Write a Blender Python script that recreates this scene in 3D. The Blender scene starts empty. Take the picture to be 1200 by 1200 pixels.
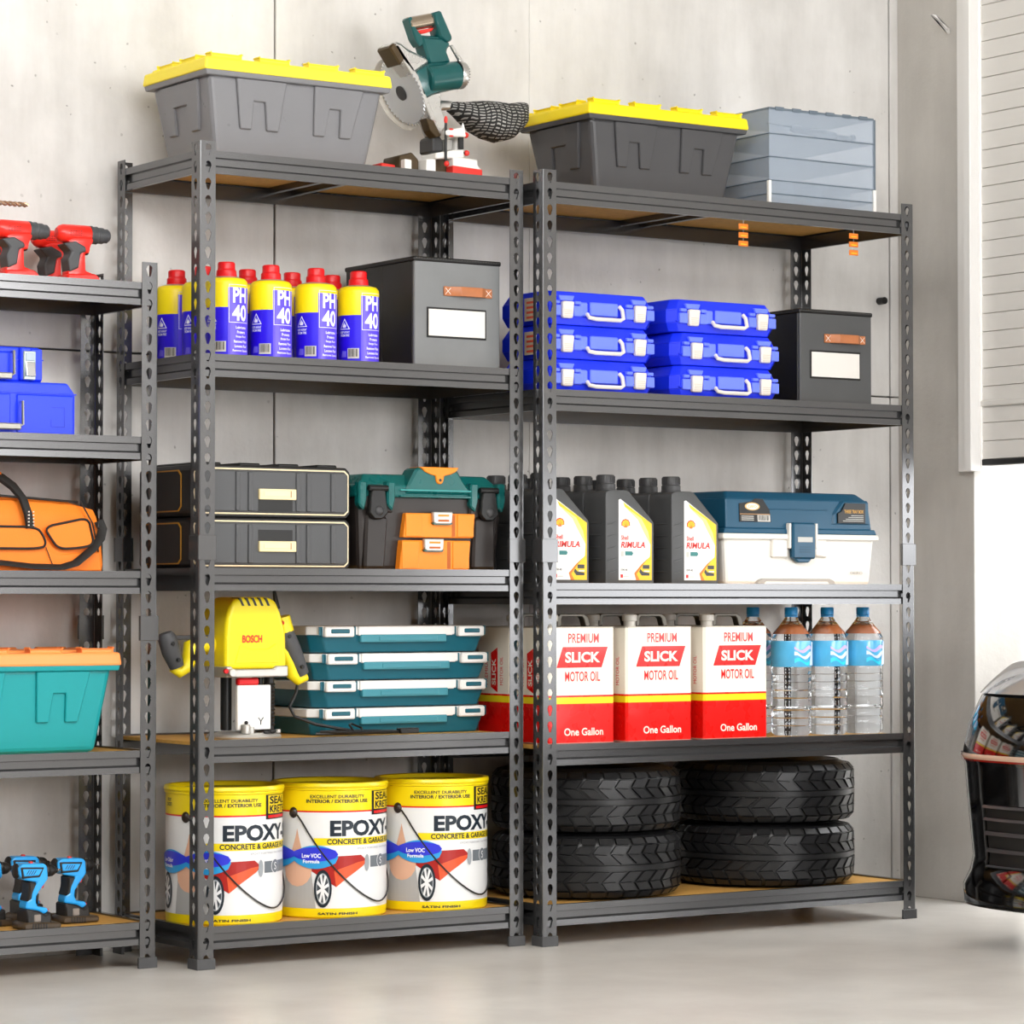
import bpy, bmesh, math, random
from mathutils import Vector, Matrix, Euler
random.seed(7)
C = bpy.context.scene.collection
PI = math.pi
# ------------------------------------------------------------------ camera
YAW, PITCH = 0.5947, 0.0287
cam_d = bpy.data.cameras.new('camera'); cam = bpy.data.objects.new('camera', cam_d); C.objects.link(cam)
cam_d.sensor_width = 36; cam_d.lens = 3574.6 / 1200 * 36; cam_d.clip_start = .05; cam_d.clip_end = 100
cam.location = (0, 0, .8894); cam.rotation_euler = (PI / 2 + PITCH, 0, -YAW)
bpy.context.scene.camera = cam
# ------------------------------------------------------------------ world, sun, lights, exposure
W = bpy.data.worlds.new('sky'); bpy.context.scene.world = W; W.use_nodes = True
bg = W.node_tree.nodes['Background']; bg.inputs[0].default_value = (.98, .99, 1, 1); bg.inputs[1].default_value = 3.6
sl = bpy.data.lights.new('sun', 'SUN'); sl.energy = 4.5; sl.angle = math.radians(.9); sl.color = (1, .98, .95)
sun = bpy.data.objects.new('sun', sl); C.objects.link(sun)
sun.rotation_euler = Vector((0, .7, -1.0)).to_track_quat('-Z', 'Y').to_euler()
def area(name, loc, target, sx, sy, power, col=(1, 1, 1)):
    l = bpy.data.lights.new(name, 'AREA'); l.shape = 'RECTANGLE'; l.size = sx; l.size_y = sy; l.energy = power; l.color = col
    o = bpy.data.objects.new(name, l); C.objects.link(o); o.location = loc
    o.rotation_euler = (Vector(target) - Vector(loc)).to_track_quat('-Z', 'Y').to_euler(); return o
area('ceiling_light_bank', (2.2, 3.4, 3.25), (4.0, 6.8, 1.2), 3.2, 1.4, 112, (1, .99, .975))
area('front_fill_light', (4.6, -2.5, 1.9), (4.4, 6.8, 1.0), 3.2, 1.8, 120, (.99, .99, 1))  # added fill lamp from the front right, brightens the shelf fronts
area('side_fill_light', (6.12, 0, 2.5), (3.4, 6.6, 1.66), 3.0, .8, 60, (1, 1, 1))  # added lamp, gives the left unit's beams their white reflection
vs = bpy.context.scene.view_settings
vs.view_transform = 'Standard'; vs.look = 'None'; vs.gamma = 1; vs.use_curve_mapping = False; vs.exposure = 1.0

# ------------------------------------------------------------------ materials
def lin(c):
    c /= 255
    return c / 12.92 if c <= .04045 else ((c + .055) / 1.055) ** 2.4
def rgb(h):
    h = h.lstrip('#'); return tuple(lin(int(h[i:i + 2], 16)) for i in (0, 2, 4)) + (1,)
MATS = {}
def mat(name, col, rough=.5, metal=0, bump=0, bscale=200, var=0, vscale=6, coat=0, trans=0, ior=1.45, alpha=1, emis=0, spec=.5, nz=.05):
    if name in MATS: return MATS[name]
    m = bpy.data.materials.new(name); m.use_nodes = True; nt = m.node_tree; b = nt.nodes['Principled BSDF']
    c = rgb(col); b.inputs['Base Color'].default_value = c; b.inputs['Roughness'].default_value = rough
    b.inputs['Metallic'].default_value = metal; b.inputs['IOR'].default_value = ior; b.inputs['Specular IOR Level'].default_value = spec
    if coat: b.inputs['Coat Weight'].default_value = coat; b.inputs['Coat Roughness'].default_value = .05
    if trans: b.inputs['Transmission Weight'].default_value = trans
    if alpha < 1: b.inputs['Alpha'].default_value = alpha
    if emis: b.inputs['Emission Color'].default_value = c; b.inputs['Emission Strength'].default_value = emis
    tc = nt.nodes.new('ShaderNodeTexCoord')
    n2 = nt.nodes.new('ShaderNodeTexNoise'); n2.inputs['Scale'].default_value = vscale * 4; nt.links.new(tc.outputs['Object'], n2.inputs['Vector'])
    mr = nt.nodes.new('ShaderNodeMapRange'); mr.inputs['To Min'].default_value = max(0, rough - nz); mr.inputs['To Max'].default_value = rough + nz
    nt.links.new(n2.outputs['Fac'], mr.inputs['Value']); nt.links.new(mr.outputs['Result'], b.inputs['Roughness'])
    if bump:
        n = nt.nodes.new('ShaderNodeTexNoise'); n.inputs['Scale'].default_value = bscale; n.inputs['Detail'].default_value = 4
        nt.links.new(tc.outputs['Object'], n.inputs['Vector'])
        bp = nt.nodes.new('ShaderNodeBump'); bp.inputs['Strength'].default_value = bump; bp.inputs['Distance'].default_value = .002
        nt.links.new(n.outputs['Fac'], bp.inputs['Height']); nt.links.new(bp.outputs['Normal'], b.inputs['Normal'])
    if var:
        n = nt.nodes.new('ShaderNodeTexNoise'); n.inputs['Scale'].default_value = vscale; n.inputs['Detail'].default_value = 6
        nt.links.new(tc.outputs['Object'], n.inputs['Vector'])
        mx = nt.nodes.new('ShaderNodeMixRGB'); mx.inputs[1].default_value = tuple(x * (1 - var) for x in c[:3]) + (1,)
        mx.inputs[2].default_value = tuple(min(1, x * (1 + var)) for x in c[:3]) + (1,)
        nt.links.new(n.outputs['Fac'], mx.inputs[0]); nt.links.new(mx.outputs[0], b.inputs['Base Color'])
    MATS[name] = m; return m
def concrete(name, base, dark, pit=True, rough=.75, scale=1.0, streak=True, bumpd=.004):
    m = bpy.data.materials.new(name); m.use_nodes = True; nt = m.node_tree; N = nt.nodes.new; L = nt.links.new
    b = nt.nodes['Principled BSDF']; g = N('ShaderNodeNewGeometry'); b.inputs['Roughness'].default_value = rough
    def noise(sc, det, st=(1, 1, 1)):
        mp = N('ShaderNodeMapping'); mp.inputs['Scale'].default_value = st; L(g.outputs['Position'], mp.inputs['Vector'])
        n = N('ShaderNodeTexNoise'); n.inputs['Scale'].default_value = sc * scale; n.inputs['Detail'].default_value = det; n.inputs['Roughness'].default_value = .6
        L(mp.outputs[0], n.inputs['Vector']); return n.outputs['Fac']
    a = noise(2.2, 8); s = noise(5, 6, (1, 1, .18) if streak else (1, 1, 1)); f = noise(40, 5)
    ad = N('ShaderNodeMath'); ad.operation = 'ADD'; L(a, ad.inputs[0]); L(s, ad.inputs[1])
    r = N('ShaderNodeMapRange'); r.inputs['From Min'].default_value = .7; r.inputs['From Max'].default_value = 1.3; L(ad.outputs[0], r.inputs['Value'])
    mx = N('ShaderNodeMixRGB'); mx.inputs[1].default_value = rgb(dark); mx.inputs[2].default_value = rgb(base); L(r.outputs[0], mx.inputs[0])
    out = mx.outputs[0]; hgt = f
    if pit:
        v = N('ShaderNodeTexVoronoi'); v.inputs['Scale'].default_value = 24; wv = N('ShaderNodeVectorMath'); wv.operation = 'MULTIPLY_ADD'; wn = N('ShaderNodeTexNoise'); wn.inputs['Scale'].default_value = 60; L(g.outputs['Position'], wn.inputs['Vector']); L(wn.outputs['Color'], wv.inputs[0]); wv.inputs[1].default_value = (.012, .012, .012); L(g.outputs['Position'], wv.inputs[2]); L(wv.outputs[0], v.inputs['Vector'])
        lt = N('ShaderNodeMapRange'); lt.inputs['From Min'].default_value = .03; lt.inputs['From Max'].default_value = .10; L(v.outputs['Distance'], lt.inputs['Value'])
        ms = noise(3.1, 3); mk = N('ShaderNodeMapRange'); mk.inputs['From Min'].default_value = .5; mk.inputs['From Max'].default_value = .6; mk.inputs['To Min'].default_value = 1; mk.inputs['To Max'].default_value = 0
        L(ms, mk.inputs['Value']); mxx = N('ShaderNodeMath'); mxx.operation = 'MAXIMUM'; L(lt.outputs[0], mxx.inputs[0]); L(mk.outputs[0], mxx.inputs[1])
        m2 = N('ShaderNodeMixRGB'); m2.inputs[1].default_value = rgb('8f8c88'); L(mxx.outputs[0], m2.inputs[0]); L(out, m2.inputs[2]); out = m2.outputs[0]
        mm = N('ShaderNodeMath'); mm.operation = 'MULTIPLY_ADD'; mm.inputs[1].default_value = 2.0; L(mxx.outputs[0], mm.inputs[0]); L(f, mm.inputs[2]); hgt = mm.outputs[0]
    L(out, b.inputs['Base Color'])
    bp = N('ShaderNodeBump'); bp.inputs['Strength'].default_value = .35; bp.inputs['Distance'].default_value = bumpd
    L(hgt, bp.inputs['Height']); L(bp.outputs[0], b.inputs['Normal']); return m
STEEL = mat('powder_coated_steel', '6a6a6b', .22, .8, nz=0)
BOARD = mat('particle_board', 'cf9c4c', .7, var=.25, vscale=60, bump=.2, bscale=300)
BLACK = mat('black_plastic', '161616', .4)
DGREY = mat('dark_grey_plastic', '3a3a3b', .42)
WHITE = mat('white_plastic', 'eceae6', .38)
WLAB = mat('white_print', 'f7f5f0', .45)
RED = mat('red_plastic', 'd8141a', .35)
YEL = mat('yellow_plastic', 'f4dc14', .38)
CHROME = mat('polished_metal', 'c9c9c9', .22, 1)
ALU = mat('cast_aluminium', 'c4c2bd', .4, .7)
RUBBER = mat('tyre_rubber', '1c1c1d', .36, bump=.06, bscale=120)

# ------------------------------------------------------------------ mesh builder
I4 = Matrix.Identity(4)
def T(x=0, y=0, z=0): return Matrix.Translation((x, y, z))
def R(a, ax='Z'): return Matrix.Rotation(a, 4, ax)
def S(x, y=None, z=None):
    y = x if y is None else y; z = x if z is None else z
    return Matrix.Diagonal((x, y, z, 1))
_TXT = {}
def text2d(s, bold=0, space=1):
    k = (s, bold, space)
    if k in _TXT: return _TXT[k]
    cu = bpy.data.curves.new('t', 'FONT'); cu.body = s; cu.size = 1; cu.offset = bold; cu.resolution_u = 3; cu.align_x = 'LEFT'; cu.space_character = space
    o = bpy.data.objects.new('t', cu); C.objects.link(o); dg = bpy.context.evaluated_depsgraph_get()
    me = bpy.data.meshes.new_from_object(o.evaluated_get(dg)); bpy.data.objects.remove(o)
    vs_ = [(v.co.x, v.co.y) for v in me.vertices]; fs = [tuple(p.vertices) for p in me.polygons]
    if not vs_: vs_ = [(0, 0)]
    x0 = min(v[0] for v in vs_); x1 = max(v[0] for v in vs_); y0 = min(v[1] for v in vs_); y1 = max(v[1] for v in vs_)
    bpy.data.meshes.remove(me); _TXT[k] = ([((x - x0) / (x1 - x0), (y - y0) / (y1 - y0)) for x, y in vs_], fs); return _TXT[k]
class MB:
    def __init__(s): s.v = []; s.f = []; s.m = []; s.sm = []; s.mats = []
    def mi(s, m):
        if m not in s.mats: s.mats.append(m)
        return s.mats.index(m)
    def add(s, vs, fs, m, M=I4, smooth=False, fn=None):
        o = len(s.v); i = s.mi(m)
        for v in vs:
            v = Vector(v)
            if fn: v = Vector(fn(v))
            s.v.append(M @ v)
        flip = M.determinant() < 0
        for f in fs:
            f = tuple(o + k for k in f); s.f.append(f[::-1] if flip else f); s.m.append(i); s.sm.append(smooth)
        return s
    def bm(s, b, m, M=I4, smooth=False, fn=None):
        b.verts.index_update()
        s.add([v.co[:] for v in b.verts], [[v.index for v in f.verts] for f in b.faces], m, M, smooth, fn); b.free(); return s
    def box(s, x0, x1, y0, y1, z0, z1, m, M=I4, r=0, seg=1, fn=None, sub=0):
        b = bmesh.new(); bmesh.ops.create_cube(b, size=1)
        for v in b.verts: v.co = Vector(((x0 + x1) / 2 + v.co.x * (x1 - x0), (y0 + y1) / 2 + v.co.y * (y1 - y0), (z0 + z1) / 2 + v.co.z * (z1 - z0)))
        if r: bmesh.ops.bevel(b, geom=b.edges[:], offset=r, segments=seg, affect='EDGES', profile=.5)
        if sub: bmesh.ops.subdivide_edges(b, edges=b.edges[:], cuts=sub, use_grid_fill=True)
        return s.bm(b, m, M, False, fn)
    def hull(s, bot, top, m, M=I4, r=0, seg=2):          # bottom and top loops of equal length -> solid
        n = len(bot); b = bmesh.new(); vb = [b.verts.new(v) for v in bot]; vt = [b.verts.new(v) for v in top]
        b.faces.new(vb[::-1]); b.faces.new(vt)
        for i in range(n): b.faces.new((vb[i], vb[(i + 1) % n], vt[(i + 1) % n], vt[i]))
        bmesh.ops.recalc_face_normals(b, faces=b.faces[:])
        if r: bmesh.ops.bevel(b, geom=b.edges[:], offset=r, segments=seg, affect='EDGES', profile=.5)
        return s.bm(b, m, M)
    def taper(s, w0, d0, w1, d1, z0, z1, m, M=I4, r=0, seg=2):
        q = lambda w, d, z: [(-w / 2, -d / 2, z), (w / 2, -d / 2, z), (w / 2, d / 2, z), (-w / 2, d / 2, z)]
        return s.hull(q(w0, d0, z0), q(w1, d1, z1), m, M, r, seg)
    def prism(s, pts, y0, y1, m, M=I4, r=0, seg=1, fn=None):  # outline in x,z extruded along y
        b = bmesh.new(); a = [b.verts.new((p[0], y0, p[1])) for p in pts]; c = [b.verts.new((p[0], y1, p[1])) for p in pts]; n = len(pts)
        b.faces.new(a); b.faces.new(c[::-1])
        for i in range(n): b.faces.new((a[(i + 1) % n], a[i], c[i], c[(i + 1) % n]))
        bmesh.ops.recalc_face_normals(b, faces=b.faces[:])
        if r: bmesh.ops.bevel(b, geom=b.edges[:], offset=r, segments=seg, affect='EDGES', profile=.5, clamp_overlap=True)
        return s.bm(b, m, M, False, fn)
    def lathe(s, prof, m, n=32, M=I4, smooth=True, a0=0, a1=2 * PI, mats=None):   # (r,z) profile, z axis
        full = abs(a1 - a0 - 2 * PI) < 1e-6; cols = n if full else n + 1; k = len(prof)
        vs_ = [(r * math.cos(a0 + (a1 - a0) * j / n), r * math.sin(a0 + (a1 - a0) * j / n), z) for j in range(cols) for r, z in prof]
        for i in range(k - 1):
            fs = []
            for j in range(n):
                p = j * k + i; q = ((j + 1) % cols) * k + i
                if prof[i][0] < 1e-7 and prof[i + 1][0] < 1e-7: continue
                fs.append((p, q, q + 1, p + 1))
            o = len(s.v)
            if i == 0: base = o; s.v += [M @ Vector(v) for v in vs_]
            mi_ = s.mi(mats[i] if mats else m)
            for f in fs: s.f.append(tuple(base + t for t in f)); s.m.append(mi_); s.sm.append(smooth)
        return s
    def cyl(s, p, q, r, m, n=16, r2=None):
        p = Vector(p); q = Vector(q); d = q - p; M = T(*p) @ d.to_track_quat('Z', 'Y').to_matrix().to_4x4(); L = d.length; r2 = r if r2 is None else r2
        e = min(r, r2, L) * .12
        return s.lathe([(0, 0), (r - e, 0), (r, e), (r2, L - e), (r2 - e, L), (0, L)], m, n, M)
    def ball(s, c, r, m, M=I4, n=14, sq=(1, 1, 1)):
        return s.lathe([(r * math.sin(PI * i / 8), -r * math.cos(PI * i / 8)) for i in range(9)], m, n, M @ T(*c) @ S(*sq))
    def tube(s, pts, r, m, n=8, close=False, M=I4, flat=1):
        P = [Vector(p) for p in pts]; k = len(P); vs_ = []; up = Vector((0, 0, 1))
        for i, p in enumerate(P):
            a = P[i - 1] if (i or close) else P[i]; b = P[(i + 1) % k] if (i < k - 1 or close) else P[i]
            d = (b - a).normalized()
            if abs(d.dot(up)) > .97: up = Vector((0, 1, 0)) if abs(d.y) < .9 else Vector((1, 0, 0))
            u = (up - d * up.dot(d)).normalized(); w = d.cross(u); up = u
            rr = r[i] if isinstance(r, (list, tuple)) else r
            for j in range(n): t = 2 * PI * j / n; vs_.append(p + u * math.cos(t) * rr + w * math.sin(t) * rr * flat)
        fs = [(i * n + j, i * n + (j + 1) % n, ((i + 1) % k) * n + (j + 1) % n, ((i + 1) % k) * n + j) for i in range(k if close else k - 1) for j in range(n)]
        if not close: fs += [tuple(range(n))[::-1], tuple((k - 1) * n + j for j in range(n))]
        return s.add(vs_, fs, m, M, True)
    def flat(s, vs2, fs, m, M=I4, fn=None, step=0):        # 2-D art (x,z) with face towards -y, optionally cut into strips for wrapping
        b = bmesh.new(); V = [b.verts.new((x, 0, z)) for x, z in vs2]
        for f in fs:
            try: b.faces.new([V[i] for i in f])
            except ValueError: pass
        if step:
            x = min(v[0] for v in vs2) + step; mx = max(v[0] for v in vs2)
            while x < mx:
                bmesh.ops.bisect_plane(b, geom=b.verts[:] + b.edges[:] + b.faces[:], plane_co=(x, 0, 0), plane_no=(1, 0, 0)); x += step
        b.normal_update()
        for f in b.faces:
            if f.normal.y > 0: f.normal_flip()
        return s.bm(b, m, M, False, fn)
    def poly(s, pts, m, M=I4, fn=None, step=0): return s.flat(pts, [tuple(range(len(pts)))], m, M, fn, step)
    def text(s, t, x, z, w, h, m, M=I4, fn=None, step=0, bold=0, shear=0, space=1):    # text fitted in the box x..x+w, z..z+h
        vs2, fs = text2d(t, bold, space)
        return s.flat([(x + a * w + shear * b * h, z + b * h) for a, b in vs2], fs, m, M, fn, step)
    def build(s, name, parent=None, loc=None):
        me = bpy.data.meshes.new(name); me.from_pydata([tuple(v) for v in s.v], [], s.f)
        for m in s.mats: me.materials.append(m)
        me.polygons.foreach_set('material_index', s.m); me.polygons.foreach_set('use_smooth', s.sm)
        me.validate(); me.update()
        o = bpy.data.objects.new(name, me); C.objects.link(o)
        if parent: o.parent = parent
        if loc: o.location = loc
        if any(s.sm):
            try: me.set_sharp_from_angle(angle=math.radians(38))
            except Exception: pass
        return o
def thing(name, label, cat, loc=(0, 0, 0), rz=0, group=None):
    o = bpy.data.objects.new(name, None); C.objects.link(o); o.location = loc; o.rotation_euler = (0, 0, rz); o.empty_display_size = .05
    o['label'] = label; o['category'] = cat
    if group: o['group'] = group
    return o
def tag(o, label, cat, group=None):
    o['label'] = label; o['category'] = cat
    if group: o['group'] = group
    return o
def struct(o): o['kind'] = 'structure'; return o
def kids(o): return [c for c in bpy.data.objects if c.parent == o]
def dup(root, loc, rz, label, group=None):
    r = root.copy(); C.objects.link(r); r.location = loc; r.rotation_euler = (0, 0, rz); r['label'] = label
    if group: r['group'] = group
    for ch in kids(root):
        c = ch.copy(); C.objects.link(c); c.parent = r
        for g in kids(ch):
            d = g.copy(); C.objects.link(d); d.parent = c
    return r
def chaikin(P, n=2, close=True):
    for _ in range(n):
        Q = []
        for i in range(len(P) if close else len(P) - 1):
            a, b = P[i], P[(i + 1) % len(P)]; Q += [tuple(a[k] * .75 + b[k] * .25 for k in range(len(a))), tuple(a[k] * .25 + b[k] * .75 for k in range(len(a)))]
        P = Q
    return P
def wrap(r, a0=0, off=.0006):
    # u along the arc (0 at angle a0 from the -y direction, to the right), v = height
    def f(v):
        a = a0 + v.x / r; rr = r + off - v.y
        return (rr * math.sin(a), -rr * math.cos(a), v.z)
    return f

# ------------------------------------------------------------------ setting
fm = concrete('polished_concrete_floor', 'd8d4ce', 'bfbab3', pit=False, rough=.3, scale=.8, streak=False, bumpd=.0006)
m = MB(); m.box(-6, 14, -6, 7.2, -.1, 0, fm); struct(m.build('floor'))
cm = mat('painted_plaster', 'd8d6d2', .8, var=.04)
m = MB(); m.box(-6.2, 6.34, -6.2, 7.2, 3.3, 3.45, cm); struct(m.build('ceiling'))
m = MB(); m.box(-6.2, -6, -6, 7.2, 0, 3.3, cm); struct(m.build('wall_left'))
m = MB(); m.box(-6.2, 6.34, -6.2, -6, 0, 3.3, cm); struct(m.build('wall_front'))
wm = concrete('wall_concrete', 'e5e3e0', 'bcb9b5')
jm = mat('joint_black', '2c2b2a', .8)
m = MB(); YW_ = 6.985
def panel(x0, x1, z0, z1): m.box(x0, x1, YW_, 7.15, z0, z1, wm, r=.0015)
for x0, x1 in ((-6, 3.967), (3.973, 6.102)):
    if x1 < 4: panel(x0, x1, .0, 1.516); panel(x0, x1, 1.521, 3.3)
    else:
        panel(x0, 4.7825, 0, 1.499); panel(x0, 4.7825, 1.503, 3.3); panel(4.7835, x1, 0, 1.499); panel(4.7835, x1, 1.503, 3.3)
panel(6.108, 6.14, 0, 1.499); panel(6.108, 6.14, 1.503, 3.3)
m.box(-6, 6.14, 7.15, 7.2, 0, 3.3, jm)
struct(m.build('wall_back'))
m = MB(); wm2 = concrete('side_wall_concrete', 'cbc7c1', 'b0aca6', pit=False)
m.box(6.14, 6.34, 6.655, 7.2, 0, 3.3, wm2, r=.002)
m.box(6.14, 6.34, -6, 3.2, 0, 3.3, wm2, r=.002)
struct(m.build('wall_right'))
m = MB(); wout = concrete('outside_white_render', 'f4f3f0', 'eeeDe9', pit=False)
m.box(6.342, 13.5, 7.25, 7.45, 0, 3.3, wout); struct(m.build('wall_outside'))
# trim guide and roller door
m = MB(); DW = mat('door_white', 'dedbd6', .45); TW = mat('trim_white', 'e9e7e4', .4)
m.box(6.118, 6.1395, 6.668, 6.70, 1.265, 3.25, TW, r=.002); m.box(6.112, 6.1395, 6.652, 6.668, 1.265, 3.25, TW, r=.002); m.box(6.1, 6.1395, 6.625, 6.6545, 1.265, 3.25, TW, r=.002)
m.prism([(6.06, 2.62), (6.075, 2.62), (6.13, 2.57), (6.13, 2.585)], 6.74, 6.75, TW)
struct(m.build('trim_1'))
m = MB()
DX = 6.15; sp_ = .0535; z = 1.30; k = 0
while z < 3.2:
    m.prism([(0, z + .0015), (0, z + sp_ - .0015), (.006, z + sp_), (.03, z + sp_), (.03, z), (.006, z)], 3.2, 6.63, DW, M=T(DX, 0, 0)); z += sp_
    k += 1
m.box(DX - .012, DX, 3.2, 6.628, 1.30 + 3 * sp_ - .006, 1.30 + 3 * sp_ + .012, DW, r=.003)
d = m.build('door_1'); struct(d)
m = MB(); m.box(DX - .004, DX + .034, 3.2, 6.63, 1.282, 1.30, BLACK, r=.002); m.build('bottom_seal', d)
m = MB(); m.cyl((6.06, YW_ - .03, 1.789), (6.06, YW_ , 1.789), .011, BLACK, 12)
tag(m.build('wall_plug'), 'small black plug in the concrete wall beside the right shelving unit', 'plug')

# ------------------------------------------------------------------ shelving units
PITCH_ = 2.0 / 48; FW = .043
def flange(mb, n, M):                                     # perforated strip, u from .003 to FW, height n cells
    t = .0018; c = (FW + .003) / 2; hp = PITCH_ / 2
    for k in range(n):
        z = k * PITCH_ + hp
        outer = [(c, z + hp), (FW, z + hp), (FW, z + .004), (FW, z - hp), (c, z - hp), (.003, z - hp), (.003, z + .004), (.003, z + hp)]
        inner = [(c, z + .0145), (c + .0058, z + .0115), (c + .0085, z + .004), (c + .003, z - .0135), (c, z - .0145), (c - .003, z - .0135), (c - .0085, z + .004), (c - .0058, z + .0115)]
        vs_ = [(u, 0, w) for u, w in outer + inner] + [(u, t, w) for u, w in outer + inner]; fs = []
        for i in range(8):
            j = (i + 1) % 8
            fs += [(i, 8 + i, 8 + j, j), (16 + i, 16 + j, 24 + j, 24 + i), (8 + i, 24 + i, 24 + j, 8 + j)]
        fs += [(1, 2, 18, 17), (2, 3, 19, 18)]
        if k == n - 1: fs += [(0, 1, 17, 16), (7, 0, 16, 23)]
        if k == 0: fs += [(3, 4, 20, 19), (4, 5, 21, 20)]
        mb.add(vs_, fs, STEEL, M)
def beam_mesh(L, M, clip=True):
    m = MB()
    prof = [(0, 0), (0, -.0165), (.009, -.0185), (.009, -.035), (.002, -.040), (.0015, -.055), (.012, -.055), (.012, -.051), (.0115, -.0185), (.004, -.014), (.014, -.004), (.014, 0)]
    n = len(prof); c = Vector((0, 0, 0))
    vs_ = [(0, y, z) for y, z in prof] + [(L, y, z) for y, z in prof]
    fs = [(i, (i + 1) % n, n + (i + 1) % n, n + i) for i in range(n)] + [tuple(range(n))[::-1], tuple(range(n, 2 * n))]
    m.add(vs_, fs, STEEL, M)
    if clip: m.lathe([(0, 0), (.008, 0), (.008, .003), (0, .003)], STEEL, 12, M @ T(L * .52, .005, -.0395) @ R(PI / 2, 'X'), a0=PI, a1=2 * PI)
    b = m.build('beam'); return b
def unit(label, x0, y0, w, d, n, beams, rz=0, mid=None, no_side=(), hb=0):
    u = thing('shelving_unit', label, 'shelving unit', (x0, y0, 0), rz, 'steel shelving units'); H = n * PITCH_
    for a in (0, 1):
        for b in (0, 1):
            M = T(a * w, b * d, 0) @ S(-1 if a else 1, -1 if b else 1, 1)
            p = MB(); flange(p, n, M); flange(p, n, M @ Matrix(((0, 1, 0, 0), (1, 0, 0, 0), (0, 0, 1, 0), (0, 0, 0, 1))))
            p.add([(0.003, 0, 0), (.0009, .0009, 0), (0, .003, 0), (.003, 0, H), (.0009, .0009, H), (0, .003, H), (.003, .0018, 0), (.0018, .003, 0), (.003, .0018, H), (.0018, .003, H)],
                  [(0, 1, 4, 3), (1, 2, 5, 4), (7, 6, 8, 9), (3, 4, 5, 9, 8), (0, 6, 7, 2, 1)], STEEL, M, True)
            po = p.build('post', u)
            f = MB(); g = -.003; L = FW + .004; t = .005
            f.prism([(g, 0), (L, 0), (L, .026), (g, .026)], g, t, BLK2, M, r=.001); f.prism([(g, 0), (t, 0), (t, .026), (g, .026)], t, L, BLK2, M, r=.001)
            f.build('foot_cap', po)
            if mid:
                s_ = MB(); z0, z1 = mid; g = -.0035; L = FW + .003
                s_.box(g, L, g, 0, z0, z1, STEEL, M, r=.0008); s_.box(g, 0, 0, L, z0, z1, STEEL, M, r=.0008); s_.box(L - .003, L, 0, .006, z0, z1, STEEL, M)
                s_.build('joint_sleeve', po)
    for i, z in enumerate(beams):
        for b in (0, 1):
            M = T(.004, .0022, z) if not b else T(w - .004, d - .0022, z) @ R(PI)
            o = beam_mesh(w - .008, M); o.parent = u
        if i not in no_side:
            for a in (0, 1):
                M = T(.0022, d - .006, z) @ R(-PI / 2) if not a else T(w - .0022, .006, z) @ R(PI / 2)
                o = beam_mesh(d - .012, M, False); o.name = 'side_beam'; o.parent = u
        s_ = MB(); s_.box(.014, w - .014, .014, d - .014, z - .0136, z - .0046, BOARD, r=.0008); s_.build('shelf_board', u)
        if i in (0,):
            for k in (-.035, .035):
                s_ = MB(); s_.box(w * .5 + k - .008, w * .5 + k + .008, .013, d - .013, z - .03, z - .0135, STEEL, r=.001); s_.build('cross_bar', u)
    return u
BLK2 = mat('foot_plastic', '4a4a4b', .4)
MZ = [1.978, 1.485, .966, .550, .102]; RZ = [1.970, 1.433, .932, .517, .106]; LZ = [1.659, 1.284, .958, .525, .111]
unit('middle steel shelving unit with spray cans, toolboxes and paint buckets', 3.490, 6.5055, .9456, .444, 48, MZ, -.0018, (.985, 1.045), no_side=(3,))
unit('right steel shelving unit with tyres, oil tins and water bottles', 4.4566, 6.448, 1.267, .489, 48, RZ, .0012, (.985, 1.045), no_side=(3,))
unit('left shorter steel shelving unit with cordless drills and orange bag', 2.4884, 6.6116, .9456, .335, 41, LZ, .003, (.79, .85))
# ------------------------------------------------------------------ plastic storage bins with ridged lids
def bin_(label, x, y, z, body, lid, wt=.50, dt=.30, wb=.432, db=.245, h=.205, group='lidded storage bins', rz=0):
    t = thing('storage_bin', label, 'storage bin', (x, y, z), rz, group)
    m = MB(); m.taper(wb, db, wt, dt, 0, h, body, r=.014, seg=3)
    m.taper(wt + .024, dt + .024, wt + .03, dt + .03, h - .008, h + .006, body, r=.003)
    def on(face):                                         # maps (u,-depth,v) onto the tilted side
        W0, D0, W1, D1 = (wb, db, wt, dt) if face == 'f' else (db, wb, dt, wt)
        def f(v):
            k = v.z / h; yy = -(D0 + (D1 - D0) * k) / 2 + v.y; u = v.x * (1 - .1 * (1 - k))
            return (u, yy, v.z) if face == 'f' else (yy, -u, v.z)
        return f
    e = -.0075
    for c in (-.105, .118):
        P = [(-.07, h * .96), (.072, h * .96), (.054, h * .36), (.02, h * .36), (.013, h * .70), (-.021, h * .70), (-.027, h * .36), (-.06, h * .36)]
        m.prism([(c + a, b) for a, b in P], e, .004, body, r=.0022, fn=on('f'))
    P = [(-.1, h * .95), (.1, h * .95), (.075, h * .35), (.035, h * .35), (.03, h * .68), (-.04, h * .68), (-.05, h * .35), (-.085, h * .35)]
    m.prism(P, e, .004, body, r=.0022, fn=on('s'))
    m.build('bin_body', t)
    m = MB(); LW, LD = wt + .037, dt + .037
    m.taper(LW, LD, LW - .008, LD - .008, h + .004, h + .036, lid, r=.006)
    for sx in (-1, 1):
        for i, u in enumerate((-.205, -.07, .07, .205)):
            m.box(u * wt / .5 - .042, u * wt / .5 + .042, sx * (LD / 2 - .034), sx * (LD / 2 - .012), h + .034, h + .046, lid, r=.004)
    for sx in (-1, 1):
        for u in (-.06, .06): m.box(sx * (LW / 2 - .034), sx * (LW / 2 - .012), u - .04, u + .04, h + .034, h + .045, lid, r=.004)
    m.taper(LW - .1, LD - .1, LW - .11, LD - .11, h + .034, h + .042, lid, r=.003)
    m.build('lid', t); return t
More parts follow.
